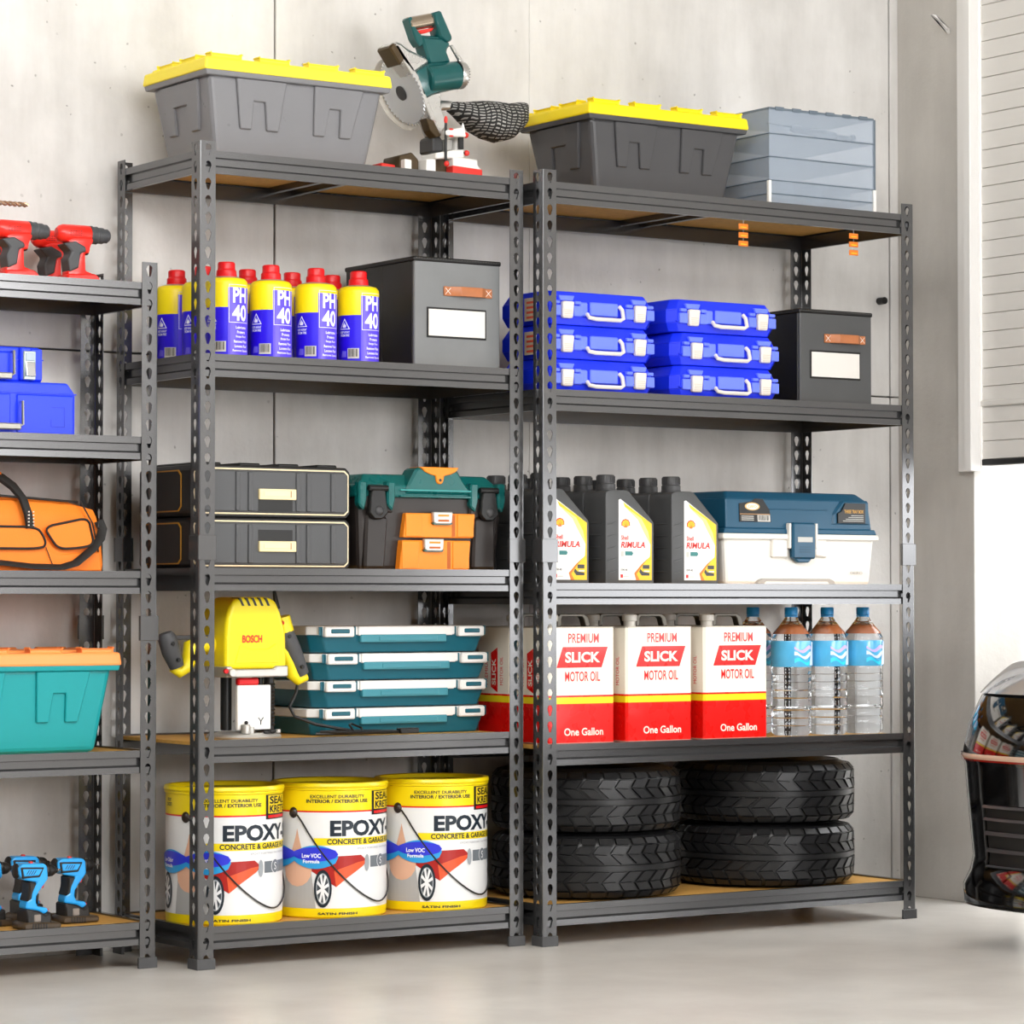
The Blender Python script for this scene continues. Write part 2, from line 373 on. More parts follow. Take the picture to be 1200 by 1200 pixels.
GB = mat('grey_translucent_plastic', '77777a', .3, var=.06, vscale=10); DB = mat('dark_smoked_plastic', '48484a', .22, var=.1, vscale=8)
LIDY = mat('lid_yellow', 'fae53a', .42)
bin_('grey tapered bin with yellow lid on top of the middle unit beside the saw', 3.7865, 6.70, 1.974, GB, LIDY, h=.203)
bin_('dark smoked tapered bin with yellow lid on top of the right unit', 4.90, 6.655, 1.966, DB, mat('lid_strong_yellow', 'f8de10', .42), h=.196)
bin_('teal tapered bin with orange lid on the left unit', 3.09, 6.792, .521, mat('teal_plastic', '12989c', .4), mat('lid_orange', 'ff9a52', .42), dt=.255, db=.21, h=.205)

# ------------------------------------------------------------------ clear stacked organiser
CLR = mat('clear_blue_plastic', 'c4d2e2', .12, alpha=.34, ior=1.45)
CLD = mat('clear_edge', '6d7a86', .2, alpha=.8)
t = thing('drawer_organiser', 'clear bluish stack of drawer trays with tools inside beside the dark bin', 'organiser', (5.4275, 6.655, 1.966))
w, d, hh = .376, .33, .268
zs = [0, .035, .072, .136, .2, .268]
for i in range(5):
    m = MB(); z0, z1 = zs[i] + .001, zs[i + 1] - .002
    for a, b, c_, e in ((-w / 2, w / 2, -d / 2, -d / 2 + .003), (-w / 2, w / 2, d / 2 - .003, d / 2), (-w / 2, -w / 2 + .003, -d / 2 + .003, d / 2 - .003), (w / 2 - .003, w / 2, -d / 2 + .003, d / 2 - .003)): m.box(a, b, c_, e, z0, z1, CLR)
    m.box(-w / 2 + .003, w / 2 - .003, -d / 2 + .003, d / 2 - .003, z0, z0 + .003, CLR)
    if i < 2:
        for u in (-.1, 0, .1): m.box(u, u + .002, -d / 2 + .003, d / 2 - .003, z0 + .003, z1, CLR)
    m.box(-w / 2 - .001, w / 2 + .001, -d / 2 - .001, d / 2 + .001, z1, z1 + .002, CLD)
    m.build('tray', t)
m = MB(); m.box(-w / 2, w / 2, -d / 2, d / 2, hh - .001, hh + .004, CLD, r=.001)
for k in range(6): m.box(-w / 2 + .02 + k * .06, -w / 2 + .05 + k * .06, -d / 2 - .003, -d / 2, hh - .004, hh + .006, CLD)
m.build('lid', t)
m = MB()
for sx in (-1, 1): m.box(sx * w / 2 - .005, sx * w / 2 + .005, -d / 2 - .004, -d / 2 + .006, 0, .07, WHITE, r=.001)
m.box(w / 2 - .001, w / 2 + .004, -d / 2 - .002, -d / 2 + .006, .0, hh, CLD)
m.build('corner_post', t)
m = MB(); tg = mat('tool_dark', '4e5158', .4)
m.tube([(-.15, -.1, .236), (-.06, -.1, .232)], .005, CHROME); m.tube([(-.06, -.1, .232), (-.04, -.1, .23), (0, -.1, .226)], [.008, .013, .01], tg); m.tube([(.0, -.1, .226), (.05, -.1, .224), (.1, -.1, .222)], [.008, .015, .011], tg)
m.tube([(.1, -.1, .222), (.165, -.1, .222)], .006, CHROME); m.ball((.165, -.1, .222), .011, tg)
tag(m.build('hand_tool', None, (5.4275, 6.655, 1.966)), 'dark handled tool lying in the top tray of the clear organiser', 'tool')

# ------------------------------------------------------------------ orange tags hanging from the right unit
OT = mat('orange_tag', 'e07818', .35, coat=.3); CL2 = mat('clear_thread', 'd8d8d8', .2, alpha=.35)
for x, lab in ((5.12, 'strip of three orange tags hanging below the dark bin'), (5.509, 'strip of three orange tags hanging near the right end post')):
    t = thing('tag_strip', lab, 'hanging tag', (x, 6.4545, 0), 0, 'orange hanging tags')
    for k, z in enumerate((1.911, 1.888, 1.865)):
        m = MB(); z -= .022; m.box(-.016, .016, -.002, .002, z, z + .015, OT, r=.001); m.box(-.01, .01, -.0026, -.002, z + .005, z + .0065, YEL)
        m.build('tag', t)
    m = MB(); m.tube([(0, 0, 1.9145), (0, .0, 1.843)], .0008, CL2, 5); m.build('thread', t)

# ------------------------------------------------------------------ spray cans
BLU = mat('can_blue', '2a12d8', .3, coat=.3); PBLU = mat('can_violet_blue', '5a44f0', .35); WP = mat('can_white_print', 'f4f4f8', .4)
BAR = mat('barcode_black', '26221e', .6); BG = mat('barcode_grey', 'c9c7c0', .5)
def barcode(m, x, z, w, h, M=I4, fn=None, n=9, base=BG):
    m.poly([(x, z), (x + w, z), (x + w, z + h), (x, z + h)], base, M, fn, step=.01)
    rr = random.Random(3)
    for i in range(n):
        a = x + w * (.08 + .84 * i / n); b = w * .84 / n * rr.uniform(.35, .75)
        m.poly([(a, z + h * .18), (a + b, z + h * .18), (a + b, z + h * .94), (a, z + h * .94)], BAR, M @ T(0, -.0004, 0) if not fn else M, (lambda v, f=fn: f(Vector((v.x, -.0004, v.z)))) if fn else None)
def off(f, o): return lambda v: f(Vector((v.x, v.y - o, v.z)))
cr = .0525
def make_can(loc, label):
    t = thing('spray_can', label, 'spray can', loc, 0, 'red-capped spray cans')
    m = MB(); m.lathe([(0, 0), (cr - .004, 0), (cr, .003), (cr, .125), (cr, .126), (cr, .186), (cr - .001, .192), (cr - .007, .199), (.03, .204), (.024, .205)], BLU, 40,
                      mats=[ALU, BLU, BLU, BLU, YEL, YEL, YEL, ALU, ALU]); m.build('can_body', t)
    m = MB(); m.lathe([(.025, .204), (.0255, .206), (.0245, .220), (.022, .222), (.0215, .224), (.0215, .238), (.019, .241), (0, .241)], RED, 24)
    for k in range(2): m.lathe([(.0235, .210 + k * .006), (.0252, .212 + k * .006), (.0235, .214 + k * .006)], RED, 24)
    m.build('cap', t)
    m = MB(); f = wrap(cr, 0, .0004); d_ = math.radians
    x0, x1 = cr * d_(-24), cr * d_(44)
    m.poly([(x0, .004), (x1 + .006, .004), (x1 + .006, .175), (x0, .175)], PBLU, I4, f, .006)
    f2 = wrap(cr, 0, .0009)
    q = lambda a, b, c_, e: m.poly([(a, c_), (b, c_), (b, e), (a, e)], WP, I4, f2, .006)
    a, b, c_, e = x0 + .002, x1, .088, .182
    for s_ in ((a, b, c_, c_ + .0012), (a, b, e - .0012, e), (a, a + .0012, c_, e), (b - .0012, b, c_, e)): q(*s_)
    m.text('PH', a + .010, .137, .041, .038, WP, I4, f2, .006, bold=.03); m.text('40', a + .008, .092, .044, .040, WP, I4, f2, .006, bold=.03)
    for k, s_ in enumerate(('Lubricates', 'Protects', 'Stops Rust', 'Removes Water', 'Loosens Rust', 'Removes Squeaks')):
        ww = .0033 * len(s_); m.text(s_, (a + b) / 2 - ww / 2 + .004, .073 - k * .0115, ww, .007, WP, I4, f2, .008, bold=.02)
    c0 = cr * d_(-72)
    tri = lambda s_, z_: [(c0 - s_, z_), (c0 + s_, z_), (c0, z_ + s_ * 1.75)]
    m.poly(tri(.016, .09), WP, I4, f2, .005); m.poly(tri(.0125, .092), BLU, I4, wrap(cr, 0, .0012), .005)
    m.poly([(c0 - .005, .0945), (c0 + .004, .0945), (c0 + .0055, .099), (c0 + .003, .104), (c0 + .001, .101), (c0, .108), (c0 - .004, .102), (c0 - .006, .098)], WP, I4, wrap(cr, 0, .0015), .004)
    m.text('KEEP AWAY', c0 - .015, .080, .03, .006, WP, I4, f2, .008, bold=.02); m.text('FROM FIRE', c0 - .014, .072, .028, .006, WP, I4, f2, .008, bold=.02)
    barcode(m, cr * d_(-62), .016, .03, .026, I4, f2)
    m.poly([(cr * d_(-84), .02), (cr * d_(-66), .02), (cr * d_(-66), .035), (cr * d_(-80), .036)], mat('speckle_blue', '6a60e0', .5), I4, f2, .006)
    m.build('label_print', t); return t
cz_ = 1.481
can = make_can((3.626, 6.62, cz_), 'spray can beside the perforated front post, first of the front row')
for i, (x, y, l) in enumerate([(3.752, 6.62, 'second spray can of the front row, two cans away from the black post'), (3.882, 6.62, 'third spray can of the front row, next to the can beside the grey box'),
        (4.007, 6.62, 'spray can standing against the grey storage box, last of the front row'),
        (3.626, 6.74, 'shaded spray can half hidden behind the corner post, second row'), (3.752, 6.74, 'rear spray can whose red cap shows between first and second front cans'),
        (3.882, 6.74, 'rear spray can whose red cap shows between second and third front cans'), (4.000, 6.74, 'rear spray can whose red cap shows between third and last front cans'),
        (3.612, 6.855, 'rearmost spray can seen near the back left of the shelf')]):
    dup(can, (x, y, cz_), 0, l)

# ------------------------------------------------------------------ leather look storage boxes
def lbox(label, x, y, z, w, d, h, front, side):
    t = thing('storage_box', label, 'storage box', (x, y, z), 0, 'leather-look storage boxes')
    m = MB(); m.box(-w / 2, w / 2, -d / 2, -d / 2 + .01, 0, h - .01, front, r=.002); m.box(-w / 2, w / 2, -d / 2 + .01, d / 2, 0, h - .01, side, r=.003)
    m.box(-w / 2 - .0008, -w / 2, -.012, -.009, .004, h - .012, mat('seam', '3c3a38', .6)); m.build('box_body', t)
    m = MB(); m.box(-w / 2 - .003, w / 2 + .003, -d / 2 - .003, d / 2 + .003, h - .012, h, BLACK, r=.003)
    for k in range(32): u = -w / 2 + w * k / 32; m.box(u + .002, u + .005, -d / 2 - .0038, -d / 2 - .003, h - .0045, h - .0038, mat('stitch', '7c7a76', .7))
    m.build('lid', t)
    m = MB(); lea = mat('tan_leather', 'b06c42', .4, var=.2, vscale=40); hz = h * .70; c = .03
    m.hull([(c - .055, -d / 2 - .001, hz - .012), (c + .055, -d / 2 - .001, hz - .012), (c + .055, -d / 2 - .004, hz - .012), (c + .035, -d / 2 - .018, hz - .012), (c - .03, -d / 2 - .018, hz - .012), (c - .055, -d / 2 - .004, hz - .012)],
           [(c - .055, -d / 2 - .001, hz + .012), (c + .055, -d / 2 - .001, hz + .012), (c + .055, -d / 2 - .004, hz + .012), (c + .035, -d / 2 - .018, hz + .012), (c - .03, -d / 2 - .018, hz + .012), (c - .055, -d / 2 - .004, hz + .012)], lea, r=.0012)
    for s_ in (-1, 1):
        u = c + s_ * .062; m.box(u - .012, u + .012, -d / 2 - .004, -d / 2, hz - .012, hz + .012, lea, r=.001)
        for q in (1, -1): m.tube([(u - .008, -d / 2 - .0045, hz - .008 * q), (u + .008, -d / 2 - .0045, hz + .008 * q)], .0007, WLAB, 4)
    m.build('handle', t)
    m = MB(); lw, lh, c = .172, .068, -.004; z0 = h * .29
    m.box(c - lw / 2 - .005, c + lw / 2 + .005, -d / 2 - .0025, -d / 2, z0 - .005, z0 + lh + .005, BLACK, r=.001); m.box(c - lw / 2, c + lw / 2, -d / 2 - .0035, -d / 2 - .002, z0, z0 + lh, mat('label_card', 'dedad4', .5))
    m.build('label_holder', t); return t
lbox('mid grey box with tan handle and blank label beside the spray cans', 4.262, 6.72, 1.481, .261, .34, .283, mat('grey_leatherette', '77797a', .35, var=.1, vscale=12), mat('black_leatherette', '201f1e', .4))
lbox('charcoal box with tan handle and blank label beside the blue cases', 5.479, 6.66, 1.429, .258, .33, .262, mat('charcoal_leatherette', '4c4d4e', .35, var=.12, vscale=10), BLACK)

# ------------------------------------------------------------------ blue tool cases of the right unit
CB = mat('case_blue', '1230e8', .38); CBD = mat('case_deep_blue', '0818a8', .45); CBL = mat('case_light_blue', '6a80ff', .4); CREAM = mat('latch_cream', 'e4ddd4', .45)
STK = mat('sticker_beige', 'c8b8a0', .55); STR = mat('sticker_red', 'd85038', .55)
cw, cd, ch = .365, .19, .0885
def make_case(loc, label):
    t = thing('tool_case', label, 'tool case', loc, 0, 'blue tool cases'); m = MB()
    out = [(-cw / 2 + .02, -cd / 2), (cw / 2 - .02, -cd / 2), (cw / 2, -cd / 2 + .022), (cw / 2, cd / 2), (-cw / 2, cd / 2), (-cw / 2, -cd / 2 + .022)]
    o2 = lambda k, z: [(a * k, b * k, z) for a, b in out]
    m.hull(o2(.93, 0), o2(1, .024), CB, r=.002); m.hull(o2(1, .024), o2(1, .058), CB, r=.001); m.hull(o2(1, .058), o2(.90, ch - .001), CBD if 0 else CB, r=.003)
    F = -cd / 2
    m.box(-.165, .165, F - .004, F + .004, .026, .031, CB, r=.001)
    for c in (-.11, .125):                                   # bright bosses beside each latch
        for s_ in (-1, 1):
            u = c + s_ * .034
            m.box(u - .013, u + .013, F - .009, F + .004, .022, .05, CBL, r=.002); m.box(u - .010, u + .010, F - .009, F + .012, .053, .062, CBL, r=.002)
        m.prism([(c - .02, .062), (c + .02, .062), (c + .026, .076), (c - .026, .076)], F - .004, F + .02, CBL, r=.002)
    m.box(-.035, .055, F - .006, F + .004, .026, .062, CBL, r=.003); m.box(-.07, -.045, F - .008, F + .004, .024, .06, CBL, r=.003)
    m.build('case_shell', t)
    for c in (-.11, .125):
        m = MB(); m.prism([(c - .018, .016), (c + .014, .016), (c + .019, .06), (c - .018, .06)], F - .014, F + .001, CREAM, r=.003)
        for k in range(4): m.box(c - .014, c + .011, F - .0152, F - .014, .021 + k * .005, .0225 + k * .005, mat('latch_rib_cream', 'c9beb2', .5))  # thin ribs across the latch in a slightly darker cream
        m.build('latch', t)
    m = MB(); m.tube([(-.048, F - .008, .03), (-.048, F - .018, .02), (-.03, F - .022, .0165), (.05, F - .022, .0165), (.062, F - .018, .022), (.064, F - .01, .045), (.06, F - .002, .055)], .0055, CREAM, 8); m.build('handle', t)
    return t
def sticker(t, side):
    m = MB(); X = side * (cw / 2 + .0006)
    m.box(min(X, X - side * .001), max(X, X - side * .001), -.06, -.01 if side < 0 else -.035, .01, .07, STK)
    for k in range(4): m.box(X - .0005, X + .0005, -.055, -.02 if side < 0 else -.04, .016 + k * .013, .022 + k * .013, STR)
    m.build('sticker', t)
ylab = ['bottom', 'middle', 'top']
first = make_case((4.6695, 6.585, 1.429), 'blue latched case at the bottom of the stack by the double post')
for k in range(3):
    for s_, (x, nm) in enumerate(((4.6695, 'by the double post'), (5.0875, 'beside the charcoal box'))):
        if k == 0 and s_ == 0: continue
        c = dup(first, (x + (.006 if k != 2 else -.004) * s_, 6.585, 1.429 + k * ch), 0, f'blue latched case at the {ylab[k]} of the stack {nm}', None)
        if s_ == 0: sticker(c, -1)
        if k == 2 and s_ == 0: sticker(c, 1)
# ------------------------------------------------------------------ black stackable drawer boxes
CHB = mat('drawer_charcoal', '4b4c4e', .4, bump=.1, bscale=400); TRM = mat('cream_trim', 'ecd9b4', .4); PULL = mat('cream_pull', 'f5e2ae', .35); GOLD = mat('amber_trim', 'a8741c', .4)
def drawer_box(label, z, flip):
    w, d, h = .452, .27, .1275; t = thing('drawer_toolbox', label, 'toolbox', (3.724, 6.70, z), 0, 'stacked drawer toolboxes')
    def oct_(w_, h_, c): return [(-w_ / 2 + c, 0), (w_ / 2 - c, 0), (w_ / 2, c), (w_ / 2, h_ - c), (w_ / 2 - c, h_), (-w_ / 2 + c, h_), (-w_ / 2, h_ - c), (-w_ / 2, c)]
    m = MB(); m.prism(oct_(w, h, .012), -d / 2, d / 2, BLACK, r=.003)
    m.prism([(y, z_ * .8 + h * .1) for y, z_ in oct_(d * .74, h, .014)], -.0012, .0012, GOLD, T(-w / 2 - .0002, .01, 0) @ R(PI / 2), r=.0005)
    m.prism([(y, z_ * .75 + h * .125) for y, z_ in oct_(d * .71, h, .014)], -.002, .002, BLACK, T(-w / 2 - .0002, .01, 0) @ R(PI / 2), r=.0005)
    if not flip:
        for u in (-.16, -.05, .06, .17): m.box(u - .03, u + .03, -d / 2 + .02, d / 2 - .02, h - .002, h + .007, BLACK, r=.003)
    m.build('box_body', t)
    m = MB(); m.prism([(a * .972, b * .89 + h * .055) for a, b in oct_(w, h, .012)], -d / 2 - .004, -d / 2 + .004, TRM, r=.001)
    m.prism([(a * .955, b * .83 + h * .085) for a, b in oct_(w, h, .011)], -d / 2 - .0052, -d / 2, DGREY, r=.001); m.build('frame_trim', t)
    m = MB(); f = -d / 2
    m.prism([(a * .937, b * .76 + h * .12) for a, b in oct_(w, h, .008)], f - .008, f, CHB, r=.001)
    for u in (-.1, -.065, .07, .1, .17): m.box(u - .006, u + .006, f - .012, f - .004, .016, h - .016, CHB, r=.0015)
    zc = h * (.44 if not flip else .44); zr = zc - .024 if not flip else zc + .024
    m.box(-.042, .055, f - .0085, f - .006, zr - .018, zr + .018, BLACK); m.build('drawer_front', t)
    m = MB(); m.box(-.042, .062, f - .016, f - .004, zc - .012, zc + .014, PULL, r=.0012); m.box(-.03, .05, f - .0168, f - .015, zc - .004, zc + .008, TRM, r=.0006)
    m.box(.045, .047, f - .0175, f - .0162, zc - .006, zc + .010, GOLD); m.build('pull_handle', t)
    if not flip:
        m = MB(); m.box(-w / 2 - .0016, -w / 2, -.07, -.0, h * .76, h * .82, mat('badge_orange', 'c86018', .4)); m.build('badge', t)
drawer_box('lower black drawer toolbox with cream pull, under its twin', .963, True)
drawer_box('upper black drawer toolbox with cream pull, on top of its twin', 1.0915, False)

# ------------------------------------------------------------------ green, black and orange tool chest
TEAL = mat('chest_teal', '0b5c5a', .28, coat=.2); ORA = mat('chest_orange', 'f58b1c', .4); BRN = mat('chest_black', '2b2624', .38)
t = thing('tool_chest', 'black tool chest with green lid and two orange drawers', 'tool chest', (4.191, 6.71, .963), 0)
w, d = .44, .29
m = MB(); F = -d / 2
m.taper(w * .94, d * .92, w, d, 0, .195, BRN, r=.012)
m.prism([(-.215, .19), (-.11, .185), (-.117, .145), (-.2, .155)], F - .006, F + .02, BRN, r=.004); m.prism([(.215, .19), (.11, .185), (.117, .13), (.2, .155)], F - .006, F + .02, BRN, r=.004)
m.prism([(-.195, .145), (-.13, .135), (-.14, .005), (-.2, .005)], F - .004, F + .03, BRN, r=.006); m.prism([(.195, .145), (.13, .135), (.125, .005), (.195, .005)], F - .004, F + .03, BRN, r=.006)
m.build('chest_body', t)
m = MB()
m.hull([(-w / 2 - .006, F - .006, .185), (w / 2 + .006, F - .006, .185), (w / 2 + .006, -F, .185), (-w / 2 - .006, -F, .185)], [(-w / 2 - .003, F - .004, .218), (w / 2 + .003, F - .004, .218), (w / 2 + .003, -F, .218), (-w / 2 - .003, -F, .218)], TEAL, r=.006)
m.hull([(-w / 2 + .01, F + .002, .215), (w / 2 - .01, F + .002, .215), (w / 2 - .01, -F - .01, .215), (-w / 2 + .01, -F - .01, .215)], [(-w / 2 + .035, F + .03, .245), (w / 2 - .035, F + .03, .245), (w / 2 - .035, -F - .03, .245), (-w / 2 + .035, -F - .03, .245)], TEAL, r=.006)
m.prism([(-.085, .195), (.125, .195), (.1, .22), (.07, .262), (-.05, .262), (-.075, .22)], F - .012, F + .05, TEAL, r=.006)
m.box(-.1, .13, F - .0135, F, .186, .191, TEAL, r=.001); m.box(-.1, .13, F - .0145, F, .202, .206, mat('teal_light', '3f9a98', .3), r=.001)
for c in (-.17, .165):
    for q in (-.042, .042): m.prism([(c + q - .012, .225), (c + q + .012, .225), (c + q + .012, .18), (c + q + .004, .150), (c + q - .012, .165)], F - .016, F + .01, TEAL if 1 else BRN, r=.004)
m.build('chest_lid', t)
m = MB(); m.prism([(-.04, .264), (.075, .264), (.066, .253), (.05, .246), (.03, .242), (.028, .228), (.022, .221), (.012, .221), (.006, .228), (.004, .242), (-.014, .246), (-.03, .253)], F - .0165, F + .045, ORA, r=.002)
m.lathe([(0, 0), (.004, 0), (.004, .001), (0, .001)], BRN, 10, T(.017, F - .0168, .231) @ R(PI / 2, 'X')); m.build('lid_badge', t)
for c in (-.17, .165):
    m = MB(); m.prism([(c - .02, .205), (c + .02, .205), (c + .03, .145), (c + .012, .128), (c - .012, .128), (c - .028, .145)], F - .022, F - .004, BLACK, r=.004)
    m.cyl((c - .028, F - .018, .207), (c + .028, F - .018, .207), .008, BLACK, 10); m.ball((c + .002, F - .018, .15), .014, DGREY, sq=(1, .7, 1)); m.build('latch', t)
for k, (z0, z1, x0, x1, xo) in enumerate(((.002, .077, -.103, .106, -.006), (.084, .146, -.092, .12, .008))):
    dr = MB(); dr.prism([(x0, z0), (x1, z0), (x1 + .006, z1), (x0 + .008, z1)], F - .014, F + .01, ORA, r=.002)
    dr.box(x0 + .006, x0 + .055, F - .0165, F - .01, z0 + .003, z1 - .003, ORA, r=.001); dr.box(x1 - .05, x1 + .0, F - .0165, F - .01, z0 + .003, z1 - .003, ORA, r=.001)
    dr.box(x1 - .066, x1 - .056, F - .0145, F - .0138, z0 + .003, z1 - .003, mat('orange_groove', 'b85a10', .5)); dd = dr.build('drawer', t)
    m = MB(); c = (x0 + x1) / 2 + xo - .002; zz = z1 - .012
    m.prism([(c - .03, zz + .016), (c + .03, zz + .016), (c + .028, zz - .010), (c + .022, zz - .015), (c - .022, zz - .015), (c - .028, zz - .010)], F - .026, F - .014, ALU, r=.002)
    m.box(c - .015, c + .018, F - .0265, F - .02, zz + .004, zz + .009, ORA); m.box(c - .015, c + .018, F - .0265, F - .02, zz - .009, zz - .004, mat('orange_groove', 'b85a10')); m.prism([(c - .031, zz - .012), (c + .031, zz - .012), (c + .025, zz - .017), (c - .025, zz - .017)], F - .024, F - .014, TEAL); m.build('drawer_latch', dd)

# ------------------------------------------------------------------ yellow plunge router
t = thing('plunge_router', 'yellow plunge router with grey grips on a round base plate', 'router', (3.70, 6.66, .546)); YR = mat('router_yellow', 'f8e11a', .35)
GR = mat('grip_grey', '4a4a4c', .55, bump=.2, bscale=400)
m = MB(); P = [(-.088, .172), (-.088, .25), (-.083, .30), (-.072, .335), (-.045, .35), (.035, .35), (.055, .34), (.07, .31), (.084, .26), (.086, .172)]
m.prism(P, -.066, .066, YR, r=.018, seg=3)
m.prism([(-.066, .184), (-.05, .236), (-.02, .224), (.03, .224), (.056, .24), (.066, .184)], -.0675, -.05, YR, r=.004)
for k in range(5): m.prism([(-.052 + k * .018, .348), (-.046 + k * .018, .348), (-.036 + k * .018, .328), (-.042 + k * .018, .328)], -.0675, -.03, BLACK)
m.text('BOSCH', -.042, .237, .056, .019, mat('router_red', 'd2281e', .4), T(0, -.0682, 0), bold=.03)
m.build('motor_housing', t)
m = MB(); m.prism([(-.088, .152), (.086, .152), (.086, .18), (.05, .18), (.048, .172), (-.07, .172), (-.072, .18), (-.088, .18)], -.072, .066, ALU, r=.003); m.cyl((-.078, -.074, .164), (-.078, -.088, .164), .010, ALU); m.cyl((-.092, -.072, .168), (-.092, -.08, .168), .006, RED)
m.cyl((.05, .02, .03), (.05, .02, .155), .014, BLACK, 14); m.cyl((.055, -.03, .02), (.055, -.03, .155), .013, BLACK, 14); m.cyl((-.05, .0, .02), (-.05, 0, .155), .014, BLACK, 14)
for k in range(12): m.lathe([(.013, .03 + k * .009), (.0155, .034 + k * .009), (.013, .038 + k * .009)], BLACK, 12, T(.055, -.03, 0))
m.build('carriage', t)
m = MB(); m.lathe([(0, 0), (.092, 0), (.094, .004), (.09, .010), (.07, .014), (.02, .015), (0, .015)], ALU, 40)
m.cyl((-.028, -.06, .013), (-.028, -.06, .036), .012, ALU); m.cyl((-.012, -.056, .013), (-.012, -.056, .03), .010, ALU); m.ball((-.026, -.06, .04), .005, BLACK)
m.cyl((.066, -.055, .013), (.066, -.055, .022), .007, ALU); m.ball((.025, -.072, .016), .010, BLACK, sq=(1, .5, .5)); m.ball((.045, -.066, .018), .010, BLACK, sq=(1, .5, .6)); m.build('base_plate', t)
m = MB(); m.box(-.046, .048, -.052, -.04, .022, .132, WLAB, r=.002); m.tube([(.012, -.053, .052), (.019, -.053, .043), (.026, -.053, .052)], .0012, BLACK, 5); m.tube([(.019, -.053, .043), (.019, -.053, .034)], .0012, BLACK, 5)
m.build('chip_shield', t)
m = MB(); m.box(-.046, .014, -.055, -.038, .132, .15, RED, r=.004); m.build('release_lever', t)
g = MB(); g.tube([(-.085, 0, .232), (-.13, 0, .234), (-.148, 0, .228), (-.152, 0, .20), (-.16, 0, .178), (-.18, 0, .166), (-.20, 0, .176)], [.02, .02, .021, .019, .017, .015, .011], YR, 12); hg = g.build('left_handle', t)
g = MB(); g.tube([(-.222, -.006, .262), (-.218, -.006, .25), (-.205, -.006, .215), (-.19, -.006, .178)], [.017, .023, .024, .018], GR, 14)
for z_, x_ in ((.236, -.214), (.196, -.198)): g.cyl((x_, -.026, z_), (x_, -.034, z_), .005, BLACK, 10)
g.tube([(-.215, 0, .25), (-.15, 0, .25), (-.09, .0, .25)], .006, GR, 8); g.build('grip', hg)
g = MB(); g.tube([(.084, 0, .215), (.115, 0, .212), (.13, 0, .19), (.14, 0, .155), (.155, 0, .142), (.178, 0, .15)], [.02, .02, .019, .017, .015, .012], YR, 12)
g.tube([(.102, -.004, .30), (.112, -.004, .262)], [.024, .026], YR, 14); g.ball((.092, -.026, .285), .009, RED, sq=(1, .5, .7)); hg = g.build('right_handle', t)
g = MB(); g.tube([(.11, -.004, .262), (.135, -.004, .215), (.165, -.004, .155)], [.026, .025, .018], GR, 14)
for z_, x_ in ((.252, .114), (.175, .152)): g.cyl((x_, -.024, z_), (x_, -.032, z_), .005, BLACK, 10)
g.build('grip', hg)
m = MB(); m.tube([(.095, 0, .32), (.09, .0, .345), (.085, 0, .37)], [.008, .006, .004], BLACK, 8); m.build('cord_sleeve', hg)
m = MB()
m.tube([(.156, 0, .142), (.15, 0, .11), (.128, -.005, .075), (.14, -.01, .05), (.19, -.03, .03), (.25, -.05, .018), (.30, -.055, .009), (.33, -.05, .008), (.32, -.038, .008), (.22, -.036, .008), (.18, -.05, .008), (.24, -.07, .008), (.34, -.075, .010), (.40, -.07, .009), (.42, -.05, .008), (.36, -.038, .010), (.26, -.036, .012), (.19, -.055, .012), (.27, -.088, .010), (.42, -.085, .008)], .0042, BLACK, 7)
m.tube([(.275, -.08, .008), (.27, -.06, .028), (.285, -.045, .03), (.3, -.07, .02), (.29, -.088, .008)], .003, BLACK, 6)
m.box(.40, .455, -.097, -.073, .004, .018, BLACK, r=.002); m.build('power_cord', t)

# ------------------------------------------------------------------ teal cases with white lids
TC = mat('organiser_teal', '0f5a6a', .35); TCL = mat('organiser_teal_light', '3a8896', .35)
def flat_case(loc, label):
    w, d, h = .53, .27, .069; t = thing('organiser_case', label, 'organiser case', loc, 0, 'flat organiser cases'); F = -d / 2
    def O(k, z, c=.03): return [(-w / 2 * k + c, F * k, z), (w / 2 * k - c * .4, F * k, z), (w / 2 * k, F * k + c * .6, z), (w / 2 * k, -F * k, z), (-w / 2 * k, -F * k, z), (-w / 2 * k, F * k + c, z)]
    m = MB(); m.hull(O(.93, 0), O(.99, .046), TC, r=.004)
    m.box(-.125, .135, F - .008, F + .01, .026, .046, TCL, r=.002); m.box(-.07, .105, F - .0095, F, .03, .042, TCL, r=.001)
    m.build('case_base', t)
    m = MB(); m.hull(O(1.0, .045), O(1.0, .067), WHITE, r=.003); m.box(-.13, .155, F - .006, F + .01, .043, .067, WHITE, r=.002)
    m.box(-.235, -.245, F - .0008, F + .0, .044, .066, TC); m.build('lid', t)
    for a, b in ((-.232, -.145), (.17, .25)):
        m = MB(); m.box(a, b, F - .012, F + .01, .040, .066, WHITE, r=.003); m.box(a + .016, b - .014, F - .014, F - .008, .048, .061, TC, r=.003); m.box(a - .006, a - .003, F - .003, F + .01, .044, .066, TC); m.box(b + .004, b + .008, F - .003, F + .01, .044, .067, TC); m.build('latch', t)
    return t
oc = flat_case((4.159, 6.79, .546), 'flat teal case with white lid, bottom of the stack of four')
for k, (dx, l) in enumerate(((.003, 'flat teal case with white lid, second from the bottom of the stack'), (.008, 'flat teal case with white lid, third from the bottom of the stack'), (-.002, 'flat teal case with white lid, topmost of the stack of four'))):
    dup(oc, (4.159 + dx, 6.79, .546 + .0695 * (k + 1)), 0, l)

